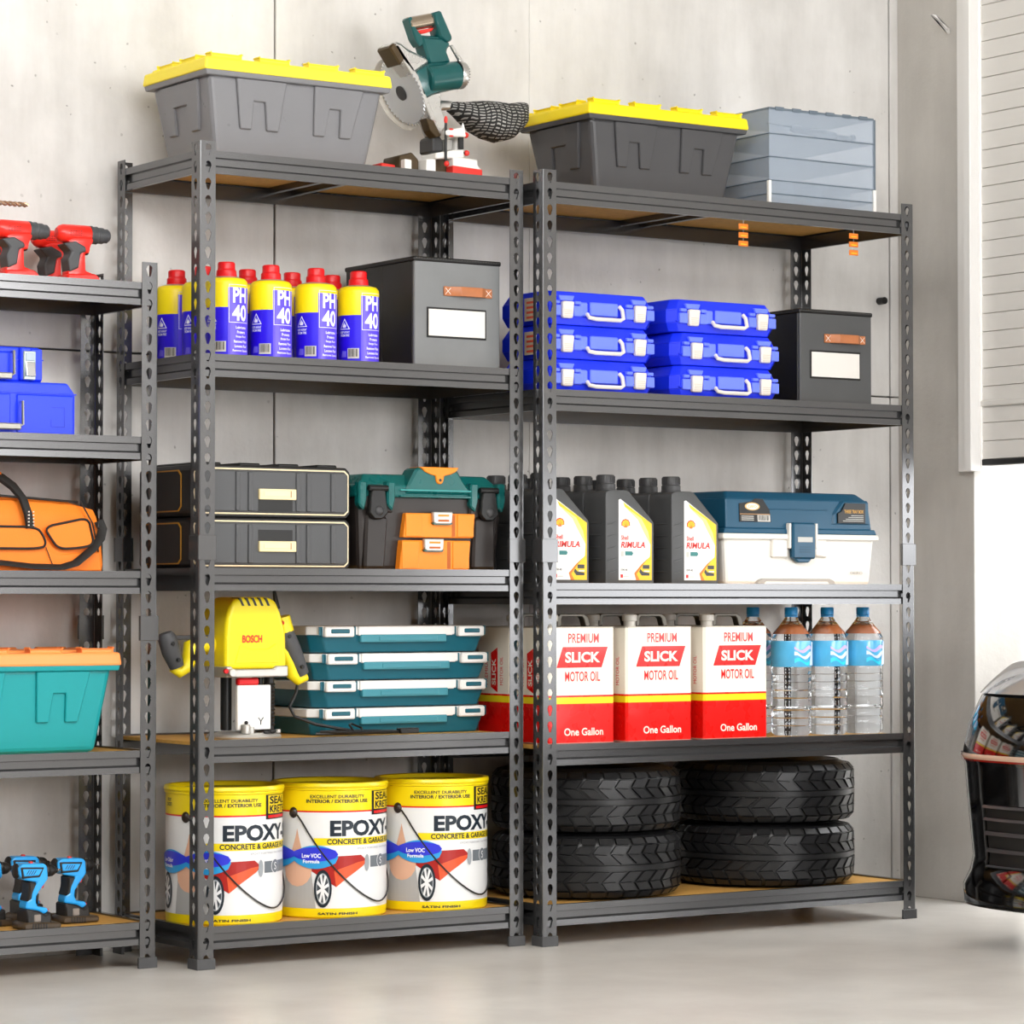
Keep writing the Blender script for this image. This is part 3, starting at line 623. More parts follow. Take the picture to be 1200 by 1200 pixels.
# ------------------------------------------------------------------ paint buckets
BR_ = .1445; BH = .335; BY = mat('bucket_yellow', 'f2d60c', .35, coat=.2); BW = mat('bucket_white', 'e6e6e5', .35, coat=.2); INK = mat('ink_navy', '14222e', .4)
def make_bucket(loc, label):
    t = thing('paint_bucket', label, 'paint bucket', loc, 0, 'epoxy floor paint buckets'); r = BR_
    m = MB(); m.lathe([(0, 0), (r - .005, 0), (r - .001, .004), (r, .024), (r, .025), (r, .262), (r, .2625), (r, .266), (r, .2665), (r, .316), (r + .003, .318), (r + .003, .322), (r, .323)], BW, 64,
                      mats=[BY, BY, BY, BY, BW, BW, RED, RED, BY, BY, BY, BY]); m.build('bucket_body', t)
    m = MB(); m.lathe([(r - .001, .322), (r + .003, .323), (r + .005, .327), (r + .003, .334), (r - .004, .336), (r - .010, .334), (r - .014, .325), (r - .016, .325), (0, .325)], BY, 64, mats=[BY] * 6 + [CHROME, mat('lid_metal', '8a7f70', .25, .9)]); m.build('lid', t)
    m = MB(); A = math.radians; st = .012
    def w1(o): return wrap(r, 0, o)
    f = w1(.0007); f2 = w1(.0012); f3 = w1(.0017); f4 = w1(.0022)
    u = lambda deg: r * A(deg)
    rect = lambda a, b, z0, z1, mt, ff: m.poly([(a, z0), (b, z0), (b, z1), (a, z1)], mt, I4, ff, st)
    m.text('EXCELLENT DURABILITY', u(-50), .298, u(56), .008, INK, I4, f, .01, bold=.02); m.text('INTERIOR / EXTERIOR USE', u(-54), .286, u(64), .009, INK, I4, f, .01, bold=.03)
    m.text('EPOXY', u(-100), .298, .022, .008, INK, I4, f, .01, bold=.03); m.text('CONCRETE', u(-102), .286, .03, .009, INK, I4, f, .01, bold=.03)
    rect(u(16), u(56), .254, .314, BLACK, f); rect(u(19), u(53), .268, .312, mat('badge_yellow', 'e8c81a', .4), f2); rect(u(19), u(53), .257, .264, RED, f2)
    m.text('SEAL', u(21), .291, u(30), .019, BLACK, I4, f3, .01, bold=.03); m.text('KRETE', u(21), .270, u(30), .018, BLACK, I4, f3, .01, bold=.03)
    m.text('EPOXY-SEAL', u(-30), .203, u(132), .040, INK, I4, f, .01, bold=.04)
    rect(u(-46), u(92), .181, .199, BY, f); m.text('CONCRETE & GARAGE FLOOR PAINT', u(-33), .1835, u(116), .0135, INK, I4, f2, .01, bold=.03)
    m.text('EPOXY FORTIFIED WATERBORNE FORMULA', u(-2), .170, u(70), .0045, mat('ink_grey', '9a9a9c', .5), I4, f, .01)
    m.text('SATIN FINISH', u(-42), .009, u(40), .006, INK, I4, f, .01, bold=.03)
    m.poly([(u(-83), .025), (u(-44), .025), (u(-50), .14), (u(-78), .14)], mat('print_floor', 'a9a8a6', .4), I4, f, st)
    m.poly([(u(-64) + .040 * math.cos(k * PI / 8) , .120 + .042 * math.sin(k * PI / 8)) for k in range(16)], mat('print_peach', 'dfae90', .5), I4, f2, st)
    m.poly([(u(-72), .155), (u(-57), .155), (u(-62), .2), (u(-64), .222), (u(-66), .2)], mat('print_peach', 'dfae90'), I4, f2, st)
    rect(u(14), u(80), .124, .152, mat('print_grey_band', '6e747a', .4), f)
    car = mat('print_car_red', 'a81a12', .35); cor = mat('print_car_orange', 'e0562c', .35)
    m.poly([(u(-50), .12), (u(-46), .148), (u(-24), .154), (u(2), .156), (u(10), .14), (u(4), .128), (u(-12), .102), (u(-24), .078)], car, I4, f2, st)
    m.poly([(u(-26), .118), (u(-2), .138), (u(8), .142), (u(4), .128), (u(-12), .102), (u(-24), .078)], cor, I4, f3, st)
    ring = lambda cx, cz, rx, rz, mt, ff, n=24: m.poly([(cx + rx * math.cos(2 * PI * k / n), cz + rz * math.sin(2 * PI * k / n)) for k in range(n)], mt, I4, ff, st)
    for cx, cz, rx, rz, o in ((u(-37), .074, .022, .047, .0026), (u(-98), .080, .024, .045, .0019)):
        ring(cx, cz, rx, rz, mat('print_tyre', '15202a', .4), w1(o)); ring(cx, cz, rx * .76, rz * .82, mat('print_rim', '9ca0a4', .4), w1(o + .0004)); ring(cx, cz, rx * .64, rz * .72, mat('print_rim_dark', '3c4248', .4), w1(o + .0008))
        for k in range(8):
            a = 2 * PI * k / 8 + .3; ca, sa = math.cos(a), math.sin(a)
            m.poly([(cx - sa * .002, cz + ca * .003), (cx + sa * .002, cz - ca * .003), (cx + ca * rx * .7 + sa * .0028, cz + sa * rz * .78 - ca * .0045), (cx + ca * rx * .7 - sa * .0028, cz + sa * rz * .78 + ca * .0045)], mat('print_spoke', 'e8e8e8', .4), I4, w1(o + .0012), st)
    ring(u(9), .136, .007, .021, mat('print_rim', '9ca0a4'), w1(.0024)); ring(u(30), .139, .016, .0175, mat('print_spoke', 'e8e8e8'), f2); ring(u(30), .139, .0145, .016, mat('print_grey_band', '6e747a'), f3); m.text('S', u(28), .13, .010, .018, mat('print_spoke', 'e8e8e8'), I4, w1(.0022), .01)
    def bow(k, dz):
        top, bot = [], []
        for i in range(33):
            s_ = i / 32; x = u(-112) + s_ * u(90); hh = .010 + .019 * abs(math.sin(PI * 2 * s_)) ** .8 if .03 < s_ < .97 else .010 * (s_ if s_ < .5 else 1 - s_) / .03
            top.append((x, .152 + hh * k + dz)); bot.append((x, .152 - hh * k + dz))
        return top + bot[::-1][1:-1]
    m.poly(bow(1.0, 0), mat('print_bow_cyan', '2a9ad8', .3, coat=.3), I4, w1(.0034), .006); m.poly(bow(.62, .007), mat('print_bow_blue', '2c34d0', .3, coat=.3), I4, w1(.0038), .006); 
    for x0_, tt in ((u(-58), ('Low VOC', 'Formula')), (u(-104), ('Low Odor', 'Formula'))):
        m.text(tt[0], x0_, .150, .048, .011, WP, I4, w1(.0042), .01, bold=.03); m.text(tt[1], x0_ + .003, .137, .042, .009, WP, I4, w1(.0042), .01, bold=.03)
    m.build('label_print', t)
    a0, a1 = A(-69), A(111); pts = []
    for k in range(33):
        s_ = k / 32; a = a0 + (a1 - a0) * s_; rr = r + .0028 + .002 * math.sin(PI * s_)
        pts.append((rr * math.sin(a), -rr * math.cos(a), .261 - .225 * (1 - abs(2 * s_ - 1.06) ** 1.7 if s_ < .9 else (1 - s_) * 4.0) if s_ < .97 else .261))
    h_ = MB(); pts = [(p[0], p[1], max(.036, min(.262, p[2]))) for p in pts]
    sm_ = [pts[0]] + [tuple((pts[i - 1][j] + 2 * pts[i][j] + pts[i + 1][j]) / 4 for j in range(3)) for i in range(1, 32)] + [pts[-1]]
    h_.tube(sm_, .0022, mat('handle_black_wire', '1d1c1a', .3, coat=.5), 7); hh_ = h_.build('bail_handle', t)
    for a in (a0, a1):
        k = MB(); k.ball(((r - .005) * math.sin(a), -(r - .005) * math.cos(a), .261), .0150, mat('knob_dark', '2a1f18', .35), sq=(.9, .9, 1)); k.build('handle_knob', t)
    return t
bk = make_bucket((3.6505, 6.669, .098), 'epoxy paint bucket partly hidden by the perforated corner post')
dup(bk, (3.953, 6.669, .098), 0, 'middle epoxy paint bucket, between the two other buckets')
dup(bk, (4.259, 6.669, .098), 0, 'epoxy paint bucket nearest to the tyres, fully in view')
# ------------------------------------------------------------------ engine oil bottles
OB = mat('oil_bottle_grey', '4a4b4c', .4); LY = mat('label_yellow', 'f6c81e', .4); LW_ = mat('label_white', 'f4f1ea', .4); LR = mat('label_red', 'd8221a', .4); LG = mat('label_teal', '2c7a78', .4); LO = mat('label_orange', 'ee7a1e', .4); LP = mat('label_pale_yellow', 'fbe58a', .4)
def shell(m, cx, cz, s, M):
    def fan(k): return [(cx - .32 * k, cz - .62 * k), (cx + .32 * k, cz - .62 * k), (cx + .42 * k, cz - .42 * k)] + [(cx + k * math.cos(a) * (1 if i % 2 == 0 else .93), cz + k * math.sin(a) * .92 * (1 if i % 2 == 0 else .93) - 0) for i, a in enumerate([-.3 + j * (PI + .6) / 12 for j in range(13)])] + [(cx - .42 * k, cz - .42 * k)]
    m.poly(fan(s), LR, M); m.poly(fan(s * .8), LY, M @ T(0, -.0004, 0))
    for j in range(5):
        a = .45 + j * (PI - .9) / 4; m.poly([(cx - .03 * s, cz - .5 * s), (cx + .03 * s, cz - .5 * s), (cx + .72 * s * math.cos(a) + .02 * s, cz + .68 * s * math.sin(a)), (cx + .72 * s * math.cos(a) - .02 * s, cz + .68 * s * math.sin(a))], LR, M @ T(0, -.0007, 0))
def make_oil(loc, label):
    t = thing('oil_bottle', label, 'oil bottle', loc, 0, 'grey engine oil bottles'); w, d, h = .158, .1, .25
    x0, x1 = -w / 2, w / 2
    P = [(x0, .004), (x0 + .004, 0), (x1 - .004, 0), (x1, .004), (x1, .165), (x1 - .004, .17), (x0 + .075, h - .002), (x0 + .065, h), (x0 + .014, h), (x0 + .002, h - .006), (x0, h - .02)]
    m = MB(); m.prism(P, -d / 2, d / 2, OB, r=.010, seg=3)
    for k in range(5):
        z = .035 + k * .032; m.tube([(x0 + .001, -d / 2 + .02, z), (x0 - .0005, 0, z), (x0 + .001, d / 2 - .02, z)], .0022, OB, 6); m.tube([(x0 + .008, -d / 2 - .0002, z - .004), (x0 + .026, -d / 2 - .0002, z), (x0 + .036, -d / 2 + .0006, z + .004)], .0016, OB, 6); m.tube([(x1, -d / 2 + .02, z), (x1 + .001, 0, z), (x1, d / 2 - .02, z)], .0022, OB, 6)
    m.build('bottle_body', t)
    m = MB(); c = x0 + .036
    m.lathe([(0, h - .004), (.027, h - .003), (.027, h + .003), (.026, h + .004), (.026, h + .016), (.024, h + .018), (.024, h + .038), (.022, h + .041), (0, h + .042)], DGREY, 28, T(c, 0, 0))
    for k in range(24): a = 2 * PI * k / 24; m.box(-.0008, .0008, -.0012, .0012, h + .02, h + .037, DGREY, T(c, 0, 0) @ R(a) @ T(0, -.0242, 0))
    m.build('cap', t)
    m = MB(); F = -d / 2 - .0008; a0, a1, z0, z1 = x0 + .042, x1 - .008, .012, .162; L1 = [(a0, z0), (a1, z0), (a1, z1), (a0 + .006, h - .024), (a0, h - .026)]
    m.prism(L1, F, F + .003, LW_, r=.0004); Q = lambda o: T(0, F - .0003 - o, 0)
    m.poly([(a0 + .014, h - .032), (a1, z1), (a1, z0), (a1 - .052, z0), (a1 - .056, .028), (a1 - .03, .052), (a1 - .006, .075), (a1 - .004, .105), (a1 - .018, .145), (a1 - .034, .175), (a0 + .02, .205)], LY, Q(0))
    m.poly([(a0 + .02, .205), (a0 + .03, .2), (a1 - .034, .175), (a1 - .012, .14), (a1 - .004, .105), (a1 - .03, .145), (a1 - .046, .172)], LP, Q(.0003))
    m.poly([(a1 - .052, z0), (a1 - .04, z0), (a1 - .05, .028), (a1 - .03, .052), (a1 - .01, .072), (a1 - .034, .054), (a1 - .058, .03)], LO, Q(.0004))
    shell(m, a0 + .022, .160, .015, Q(.0005))
    m.text('Shell', a0 + .007, .118, .024, .012, LR, Q(.0005), bold=.02); m.text('RIMULA', a0 + .006, .097, .08, .0165, LR, Q(.0005), bold=.03, shear=.2)
    m.box(a0 + .006, a0 + .016, 0, .0002, .074, .088, BG, Q(.0005)); m.poly([(a0 + .02, .077), (a0 + .043, .077), (a0 + .047, .083), (a0 + .043, .088), (a0 + .02, .088)], LG, Q(.0005))
    m.text('15W-40', a0 + .006, .036, .022, .006, INK, Q(.0005), bold=.02); m.poly([(a0 + .005, .018), (a0 + .013, .018), (a0 + .013, .027), (a0 + .005, .027)], LR, Q(.0005)); m.box(a0 + .015, a0 + .032, 0, .0002, .02, .0225, BG, Q(.0005))
    m.box(a1 - .03, a1 - .008, 0, .0002, .042, .052, DGREY, Q(.0006)); m.poly([(a1 - .042, .034), (a1 - .034, .024), (a1 - .008, .024), (a1 - .008, .031), (a1 - .03, .034), (a1 - .038, .042)], DGREY, Q(.0006)); m.box(a1 - .026, a1 - .008, 0, .0002, .034, .037, WHITE, Q(.0007))
    m.build('label_print', t); return t
oz = .929; ox = [4.568, 4.780, 4.997]
oil = make_oil((ox[0], 6.560, oz), 'engine oil bottle half hidden behind the double posts, front row')
dup(oil, (ox[1], 6.560, oz), 0, 'middle front engine oil bottle with its label fully visible')
dup(oil, (ox[2], 6.560, oz), 0, 'front engine oil bottle standing beside the blue and white tackle box')
nm = ['behind the half hidden front bottle', 'behind the middle front bottle', 'behind the bottle next to the tackle box']
for r_, y in enumerate((6.663, 6.766, 6.869)):
    for c_ in range(3):
        if r_ == 2 and c_ == 0: continue
        dup(oil, (ox[c_] - (.0 if r_ < 2 else .02), y, oz), 0, ('dark oil bottle in the second row ', 'dark oil bottle in the third row ', 'dark oil bottle in the rearmost row ')[r_] + nm[c_])

# ------------------------------------------------------------------ tackle box
t = thing('tackle_box', 'white tackle box with dark blue lid and stickers', 'tackle box', (5.362, 6.66, .929)); w, d = .536, .30; F = -d / 2
TW_ = mat('tackle_white', 'e4e0d8', .35); TB = mat('tackle_blue', '0f4a66', .38)
m = MB(); m.taper(w * .955, d * .95, w, d, 0, .138, TW_, r=.010); m.box(-w / 2 - .008, w / 2 + .008, F - .01, -F + .01, .124, .14, TW_, r=.003)
m.prism([(-.155, .002), (-.15, .012), (-.135, .018), (.105, .018), (.12, .012), (.125, .002)], F - .002, F + .02, mat('recess_grey', 'a8a29a', .5), r=.002); m.prism([(-.13, .002), (-.125, .01), (.095, .01), (.1, .002)], F - .005, F + .01, TW_, r=.002)
m.prism([(-.105, .075), (-.05, .075), (-.05, .125), (-.105, .125)], F - .008, F + .01, TW_, r=.004); m.prism([(.045, .08), (.09, .075), (.09, .125), (.045, .125)], F - .008, F + .01, TW_, r=.004)
for i, ch_ in enumerate('OEIRO'): pass
m.text('OEIRO', .18, .03, .045, .009, mat('emboss_grey', 'bdb9b2', .5), T(0, F - .0015 + .004, 0), bold=.02); m.build('box_body', t)
m = MB()
m.hull([(-w / 2 - .004, F - .006, .14), (w / 2 + .004, F - .006, .14), (w / 2 + .004, -F, .14), (-w / 2 - .004, -F, .14)], [(-w / 2 + .002, F - .004, .155), (w / 2 - .002, F - .004, .155), (w / 2 - .002, -F, .155), (-w / 2 + .002, -F, .155)], TB, r=.003)
m.hull([(-w / 2 + .006, F - .002, .153), (w / 2 - .012, F - .002, .153), (w / 2 - .012, -F - .01, .153), (-w / 2 + .006, -F - .01, .153)], [(-w / 2 + .010, F + .006, .236), (w / 2 - .02, F + .006, .236), (w / 2 - .02, -F - .02, .236), (-w / 2 + .010, -F - .02, .236)], TB, r=.004)
m.hull([(-w / 2 + .010, F + .006, .233), (w / 2 - .02, F + .006, .233), (w / 2 - .02, -F - .02, .233), (-w / 2 + .010, -F - .02, .233)], [(-w / 2 + .03, F + .03, .256), (w / 2 - .045, F + .03, .256), (w / 2 - .045, -F - .04, .256), (-w / 2 + .03, -F - .04, .256)], TB, r=.006)
m.prism([(.115, .2), (.15, .236), (.247, .236), (.25, .165), (.105, .165)], F - .003, F + .05, TB, r=.006)
m.box(-.2, .10, F + .002, F + .04, .205, .210, TB, r=.002); m.build('lid', t)
m = MB(); m.box(-.042, .04, F - .02, F, .072, .172, TB, r=.005); m.prism([(-.035, .074), (.03, .074), (.018, .062), (-.02, .062)], F - .016, F, TB, r=.003); m.box(-.026, .026, F - .0215, F - .015, .118, .132, mat('latch_strip', 'b9b8b2', .4))
for x in (-.048, .046): m.box(x - .004, x + .004, F - .016, F, .1, .17, TW_, r=.002)
for k in range(3): m.box(-.02, .02, F - .0206, F - .019, .09 + k * .007, .0915 + k * .007, mat('deep_teal_line', '093248', .5))
m.build('latch', t)
FR = lambda v: (v.x, F - .0025 + (v.z - .153) * .097 + v.y - .0012, v.z)
m = MB(); m.prism([(-.215, .172), (-.105, .172), (-.108, .205), (-.13, .235), (-.155, .236), (-.17, .228), (-.212, .222)], -.0006, .002, BLACK, fn=FR)
m.poly([(-.168 + .026 * math.cos(k * PI / 8), .214 + .011 * math.sin(k * PI / 8)) for k in range(16)], mat('oval_tan', 'd8b070', .4), fn=off(FR, .001)); m.poly([(-.168 + .021 * math.cos(k * PI / 8), .214 + .008 * math.sin(k * PI / 8)) for k in range(16)], WLAB, fn=off(FR, .0013)); m.text('GEO', -.183, .210, .03, .008, mat('oval_tan', 'd8b070'), fn=off(FR, .0016), bold=.03)
m.poly([(-.212, .192), (-.108, .192), (-.108, .194), (-.212, .194)], mat('line_tan', 'b98a58', .5), fn=off(FR, .001)); barcode(m, -.152, .173, .044, .018, fn=off(FR, .001))
for k in range(3): m.poly([(-.208, .176 + k * .005), (-.165, .176 + k * .005), (-.165, .178 + k * .005), (-.208, .178 + k * .005)], BG, fn=off(FR, .001))
m.build('brand_sticker', t)
m = MB(); FS = lambda v: (v.x, F - .006 + v.y - .0016, v.z)
m.prism([(.128, .172), (.228, .172), (.228, .228), (.155, .228), (.14, .205), (.128, .2)], -.001, .006, BLACK, fn=FS, r=.001)
m.text('THREE TRAY BOX', .15, .2, .07, .010, mat('gold_text', 'c8963c', .4), fn=off(FS, .0016), bold=.03)
for k in range(4): m.poly([(.145 + .01 * k, .178 + k * .005), (.22, .178 + k * .005), (.22, .1795 + k * .005), (.145 + .01 * k, .1795 + k * .005)], BG, fn=off(FS, .0016))
m.build('tray_sticker', t)

# ------------------------------------------------------------------ motor oil tins
TWH = mat('tin_cream', 'f6efe0', .3, coat=.3); TRD = mat('tin_red', 'e3120c', .28, coat=.3); TYE = mat('tin_yellow', 'f6e020', .3, coat=.3)
def make_tin(loc, label):
    t = thing('oil_tin', label, 'oil tin', loc, 0, 'motor oil tins'); w, d, h = .218, .155, .305
    m = MB(); 
    for z0, z1, mt in ((0, .105, TRD), (.105, .122, TYE), (.122, .127, TRD), (.127, h, TWH)):
        b = bmesh.new(); o = [(-w / 2 + .006, -d / 2), (w / 2 - .006, -d / 2), (w / 2, -d / 2 + .006), (w / 2, d / 2 - .006), (w / 2 - .006, d / 2), (-w / 2 + .006, d / 2), (-w / 2, d / 2 - .006), (-w / 2, -d / 2 + .006)]
        v0 = [(x, y, z0) for x, y in o]; v1 = [(x, y, z1) for x, y in o]; n = 8
        m.add(v0 + v1, [(i, (i + 1) % n, n + (i + 1) % n, n + i) for i in range(n)], mt); b.free()
    m.add([(x, y, 0) for x, y in o], [tuple(range(8))[::-1]], TRD); m.add([(x, y, h) for x, y in o], [tuple(range(8))], mat('tin_top', 'b9b2a6', .35, .5))
    ol = [(x * 1.008, y * 1.008) for x, y in o]
    for z in (0.0022, h - .001): m.tube([(x, y, z) for x, y in ol], .0016, mat('tin_top', 'b9b2a6'), 6, True)
    M = T(0, -d / 2 - .0006, 0); M2 = T(0, -d / 2 - .0011, 0); c = .004
    m.text('PREMIUM', c - .045, .263, .098, .025, TRD, M, bold=.015); m.poly([(c - .082, .199), (c + .062, .199), (c + .082, .253), (c - .062, .253)], TRD, M)
    m.text('SLICK', c - .055, .212, .112, .028, TWH, M2, bold=.035); m.text('MOTOR OIL', c - .055, .163, .112, .026, TRD, M, bold=.015); m.text('One Gallon', c - .058, .022, .125, .02, TWH, M, bold=.02)
    Ms = T(-w / 2 - .0006, 0, 0) @ R(-PI / 2)                          # left side, lettering running upward
    up = lambda v: (-v.z, v.y, v.x)
    m.text('PREMIUM', .15, .026, .07, .014, TRD, Ms, up); m.poly([(.13, -.02), (.25, -.02), (.235, .012), (.145, .012)][::-1], TRD, Ms, up); m.text('SLICK', .15, -.012, .07, .018, TWH, Ms @ T(0, -.0005, 0), up, bold=.03); m.text('MOTOR OIL', .15, -.045, .075, .014, TRD, Ms, up)
    m.build('tin_body', t)
    m = MB(); m.lathe([(.016, h), (.016, h + .014), (.02, h + .015), (.02, h + .03), (.017, h + .032), (0, h + .032)], mat('spout_cap', 'cfcac0', .35), 20, T(-w / 2 + .045, -.03, 0)); m.build('spout', t)
    m = MB(); gh = mat('tin_handle', '57524a', .35, .5); m.prism([(-.03, h), (-.03, h + .026), (-.018, h + .034), (.055, h + .034), (.07, h + .026), (.078, h), (.062, h), (.056, h + .02), (.05, h + .026), (-.012, h + .026), (-.016, h + .02), (-.016, h)], -.012, .012, gh, r=.002); m.build('handle', t)
    return t
tz = .513; tx = [4.612, 4.868, 5.126]
tin = make_tin((tx[0], 6.575, tz), 'red and cream oil tin partly behind the double posts, front row')
dup(tin, (tx[1], 6.575, tz), 0, 'middle red and cream oil tin of the front row'); dup(tin, (tx[2], 6.575, tz), 0, 'red and cream oil tin standing beside the water bottles')
dup(tin, (tx[0], 6.745, tz), 0, 'rear red and cream oil tin seen past the teal cases'); dup(tin, (tx[1], 6.745, tz), 0, 'rear red and cream oil tin behind the middle front tin'); dup(tin, (tx[2], 6.745, tz), 0, 'rear red and cream oil tin behind the tin by the bottles')

# ------------------------------------------------------------------ water bottles
PET = mat('clear_bottle', 'f2f6fa', .04, trans=1, ior=1.33); CAPB = mat('cap_blue', '1c8ed0', .35); LB = mat('bottle_label_sky', '54b4ea', .25, coat=.4, var=.35, vscale=14)
def make_water(loc, label):
    t = thing('water_bottle', label, 'water bottle', loc, 0, 'clear water bottles'); r = .056
    prof = [(0, .006), (.03, .004), (r - .01, 0), (r - .002, .006)]
    z = .012
    while z < .166:
        prof += [(r, z), (r, z + .014), (r - .002, z + .0165), (r - .002, z + .0185)]; z += .0215
        if 6 < len(prof) and abs(z - .0765) < .011: prof += [(r + .001, z), (r + .001, z + .008)]; z += .012
    prof += [(r, z), (r, .188), (r - .001, .190), (r - .001, .262), (r, .264), (r, .270), (.051, .280), (.02, .322), (.0165, .328), (.0165, .34), (0, .34)]
    m = MB(); m.lathe(prof, PET, 36); m.build('bottle_body', t)
    m = MB(); m.lathe([(r + .0004, .190), (r + .001, .192), (r + .001, .26), (r + .0004, .262)], LB, 36)
    sw = mat('label_swirl', 'd8ecff', .3); sv = mat('label_violet', 'c8b8f8', .3); cy = mat('label_cyan', '28d0f0', .3)
    for k in range(3):
        m.poly([(-.03 + i * .008, .200 + k * .017 + .006 * math.sin(i * .9 + k)) for i in range(12)] + [(.058 - i * .008, .209 + k * .017 + .007 * math.sin((11 - i) * .9 + k + .5)) for i in range(12)], (cy, sw, sv)[k], I4, wrap(r, 0, .0016 + k * .0003), .008)
    m.poly([(.02, .194), (.05, .194), (.056, .259), (.03, .259)], sw, I4, wrap(r, 0, .0028), .008)
    m.build('label_band', t)
    m = MB(); m.lathe([(.0515, .281), (.049, .286), (.034, .303), (.030, .307)], mat('amber_refraction_tint', 'b4683c', .25, coat=.5, alpha=.85, var=.3, vscale=20), 36); m.build('painted_shoulder_refraction', t)  # board colour refracted in the shoulder, painted on as an amber band
    m = MB(); m.lathe([(.0165, .333), (.0185, .334), (.0185, .352), (.017, .355), (0, .355)], CAPB, 24)
    m.lathe([(.0175, .328), (.0185, .328), (.0185, .332), (.0175, .332)], CAPB, 24); m.build('cap', t); return t
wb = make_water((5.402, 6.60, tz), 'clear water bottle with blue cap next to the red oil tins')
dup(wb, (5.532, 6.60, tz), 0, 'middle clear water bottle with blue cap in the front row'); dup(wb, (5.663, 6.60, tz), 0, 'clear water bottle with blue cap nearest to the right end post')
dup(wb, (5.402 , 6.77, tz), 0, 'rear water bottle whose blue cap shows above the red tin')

# ------------------------------------------------------------------ tyres
def make_tyre(loc, label, rz):
    t = thing('car_tyre', label, 'tyre', loc, rz, 'car tyres lying in two stacks'); Ro, Wd = .256, .171
    def rad(z):                                                       # outer radius over the height of the lying tyre
        q = abs(z / (Wd / 2)); return Ro - .004 * q ** 2 - .018 * max(0, q - .72) ** 1.3 / .28 ** 1.3 * 1.2
    m = MB(); prof = [(.16, -.06), (.165, -.075), (.18, -Wd / 2 + .001), (.196, -Wd / 2), (.204, -Wd / 2 + .003), (.225, -Wd / 2 + .009)]
    for i in range(13): z = -Wd / 2 * .82 + Wd * .82 * i / 12; prof.append((rad(z) - .008, z))
    prof += [(.225, Wd / 2 - .006), (.207, Wd / 2), (.19, Wd / 2 - .002), (.165, .072), (.16, .06), (.163, .0), (.16, -.06)]
    m.lathe(prof, RUBBER, 72, T(0, 0, Wd / 2))
    for rr in (.2, .208): m.lathe([(rr, Wd - .0005), (rr + .001, Wd + .0008), (rr + .003, Wd + .0008), (rr + .004, Wd - .0005)], RUBBER, 60)
    m.build('carcass', t)
    m = MB(); N = 34; da = 2 * PI / N
    def blk(P, h0=.009, ins=.0):
        def fn(v):
            a = v.x; rr = rad(v.z) - h0 + v.y * 0
            rr = rad(v.z) - (h0 if v.y > .5 else .0005 if v.y < -.5 else 0)
            return (rr * math.sin(a), -rr * math.cos(a), v.z + Wd / 2)
        n = len(P); cx = sum(p[0] for p in P) / n; cz = sum(p[1] for p in P) / n
        top = [(cx + (p[0] - cx) * .94, -1, cz + (p[1] - cz) * .94) for p in P]; bot = [(p[0], 1, p[1]) for p in P]
        m.add(top + bot, [tuple(range(n))] + [(i, n + i, n + (i + 1) % n, (i + 1) % n) for i in range(n)], RUBBER, I4, False, fn)
    for k in range(N):
        a = k * da; e = da * .82; s = da * .75
        for sg in (1, -1):
            o = 0 if sg > 0 else da * .5; aa = a + o; sh = s * .9
            blk([(aa + sh, sg * .010), (aa + e + sh, sg * .010), (aa + e * .95 + sh * .1, sg * .034), (aa + sh * .1, sg * .036)])
            blk([(aa + sh * .05, sg * .038), (aa + e + sh * .05, sg * .036), (aa + e + sh * .55, sg * .058), (aa + sh * .5, sg * .058)])
            blk([(aa + sh * .6, sg * .062), (aa + e + sh * .6, sg * .062), (aa + e + sh * .6, sg * .077), (aa + sh * .6, sg * .077)])
    m.lathe([(Ro - .009, -.0075), (Ro - .001, -.0065), (Ro - .001, .0065), (Ro - .009, .0075)], RUBBER, 92, T(0, 0, Wd / 2)); m.build('tread', t)
    return t
ty = make_tyre((4.776, 6.706, .102), 'bottom tyre of the stack behind the double posts', 0)
dup(ty, (4.776, 6.706, .274), .05, 'top tyre of the stack behind the double posts')
dup(ty, (5.385, 6.706, .102), .1, 'bottom tyre of the stack near the right end post'); dup(ty, (5.385, 6.706, .274), .02, 'top tyre of the stack near the right end post')
# ------------------------------------------------------------------ mitre saw
TG = mat('saw_green', '0f5050', .3, coat=.2); BRD = mat('guard_bronze', '4a3c28', .4, .4); SLV = mat('saw_silver', 'c9c8c5', .28, .85); KR = mat('knob_red', 'e0342c', .35)
def D(px, py): return ((px - 471.4) / 379, (214.5 + (px - 471.4) * .092 - py) / 448)
def P2(*a): return [D(a[i], a[i + 1]) for i in range(0, len(a), 2)]
t = thing('mitre_saw', 'green and silver mitre saw with tilted head on the middle unit', 'mitre saw', (4.20, 6.70, 1.9765))
m = MB(); m.lathe([(0, 0), (.09, 0), (.09, .014), (0, .016)], SLV, 32, T(.09, 0, .003)); m.box(-.09, .18, -.07, .07, .0, .012, ALU, r=.003)
m.prism(P2(440, 193, 458, 196, 458, 214, 440, 212), -.01, .04, KR, r=.003); m.prism(P2(456, 186, 471, 182, 479, 191, 479, 210, 456, 210), -.03, .05, BRD, r=.003)
m.prism(P2(458, 191, 466, 192, 466, 208, 458, 208), -.05, -.02, WHITE, r=.002); m.prism(P2(483, 191, 494, 191, 494, 212, 483, 212), -.05, .0, WHITE, r=.002)
m.prism(P2(494, 190, 513, 188, 513, 214, 494, 212), -.03, .03, BRD); m.prism(P2(512, 189, 541, 192, 541, 199, 545, 203, 545, 216, 512, 214), -.06, .05, WHITE, r=.003); m.prism(P2(511, 199, 546, 204, 546, 216, 511, 214), -.062, .052, KR, r=.002); m.build('base', t)
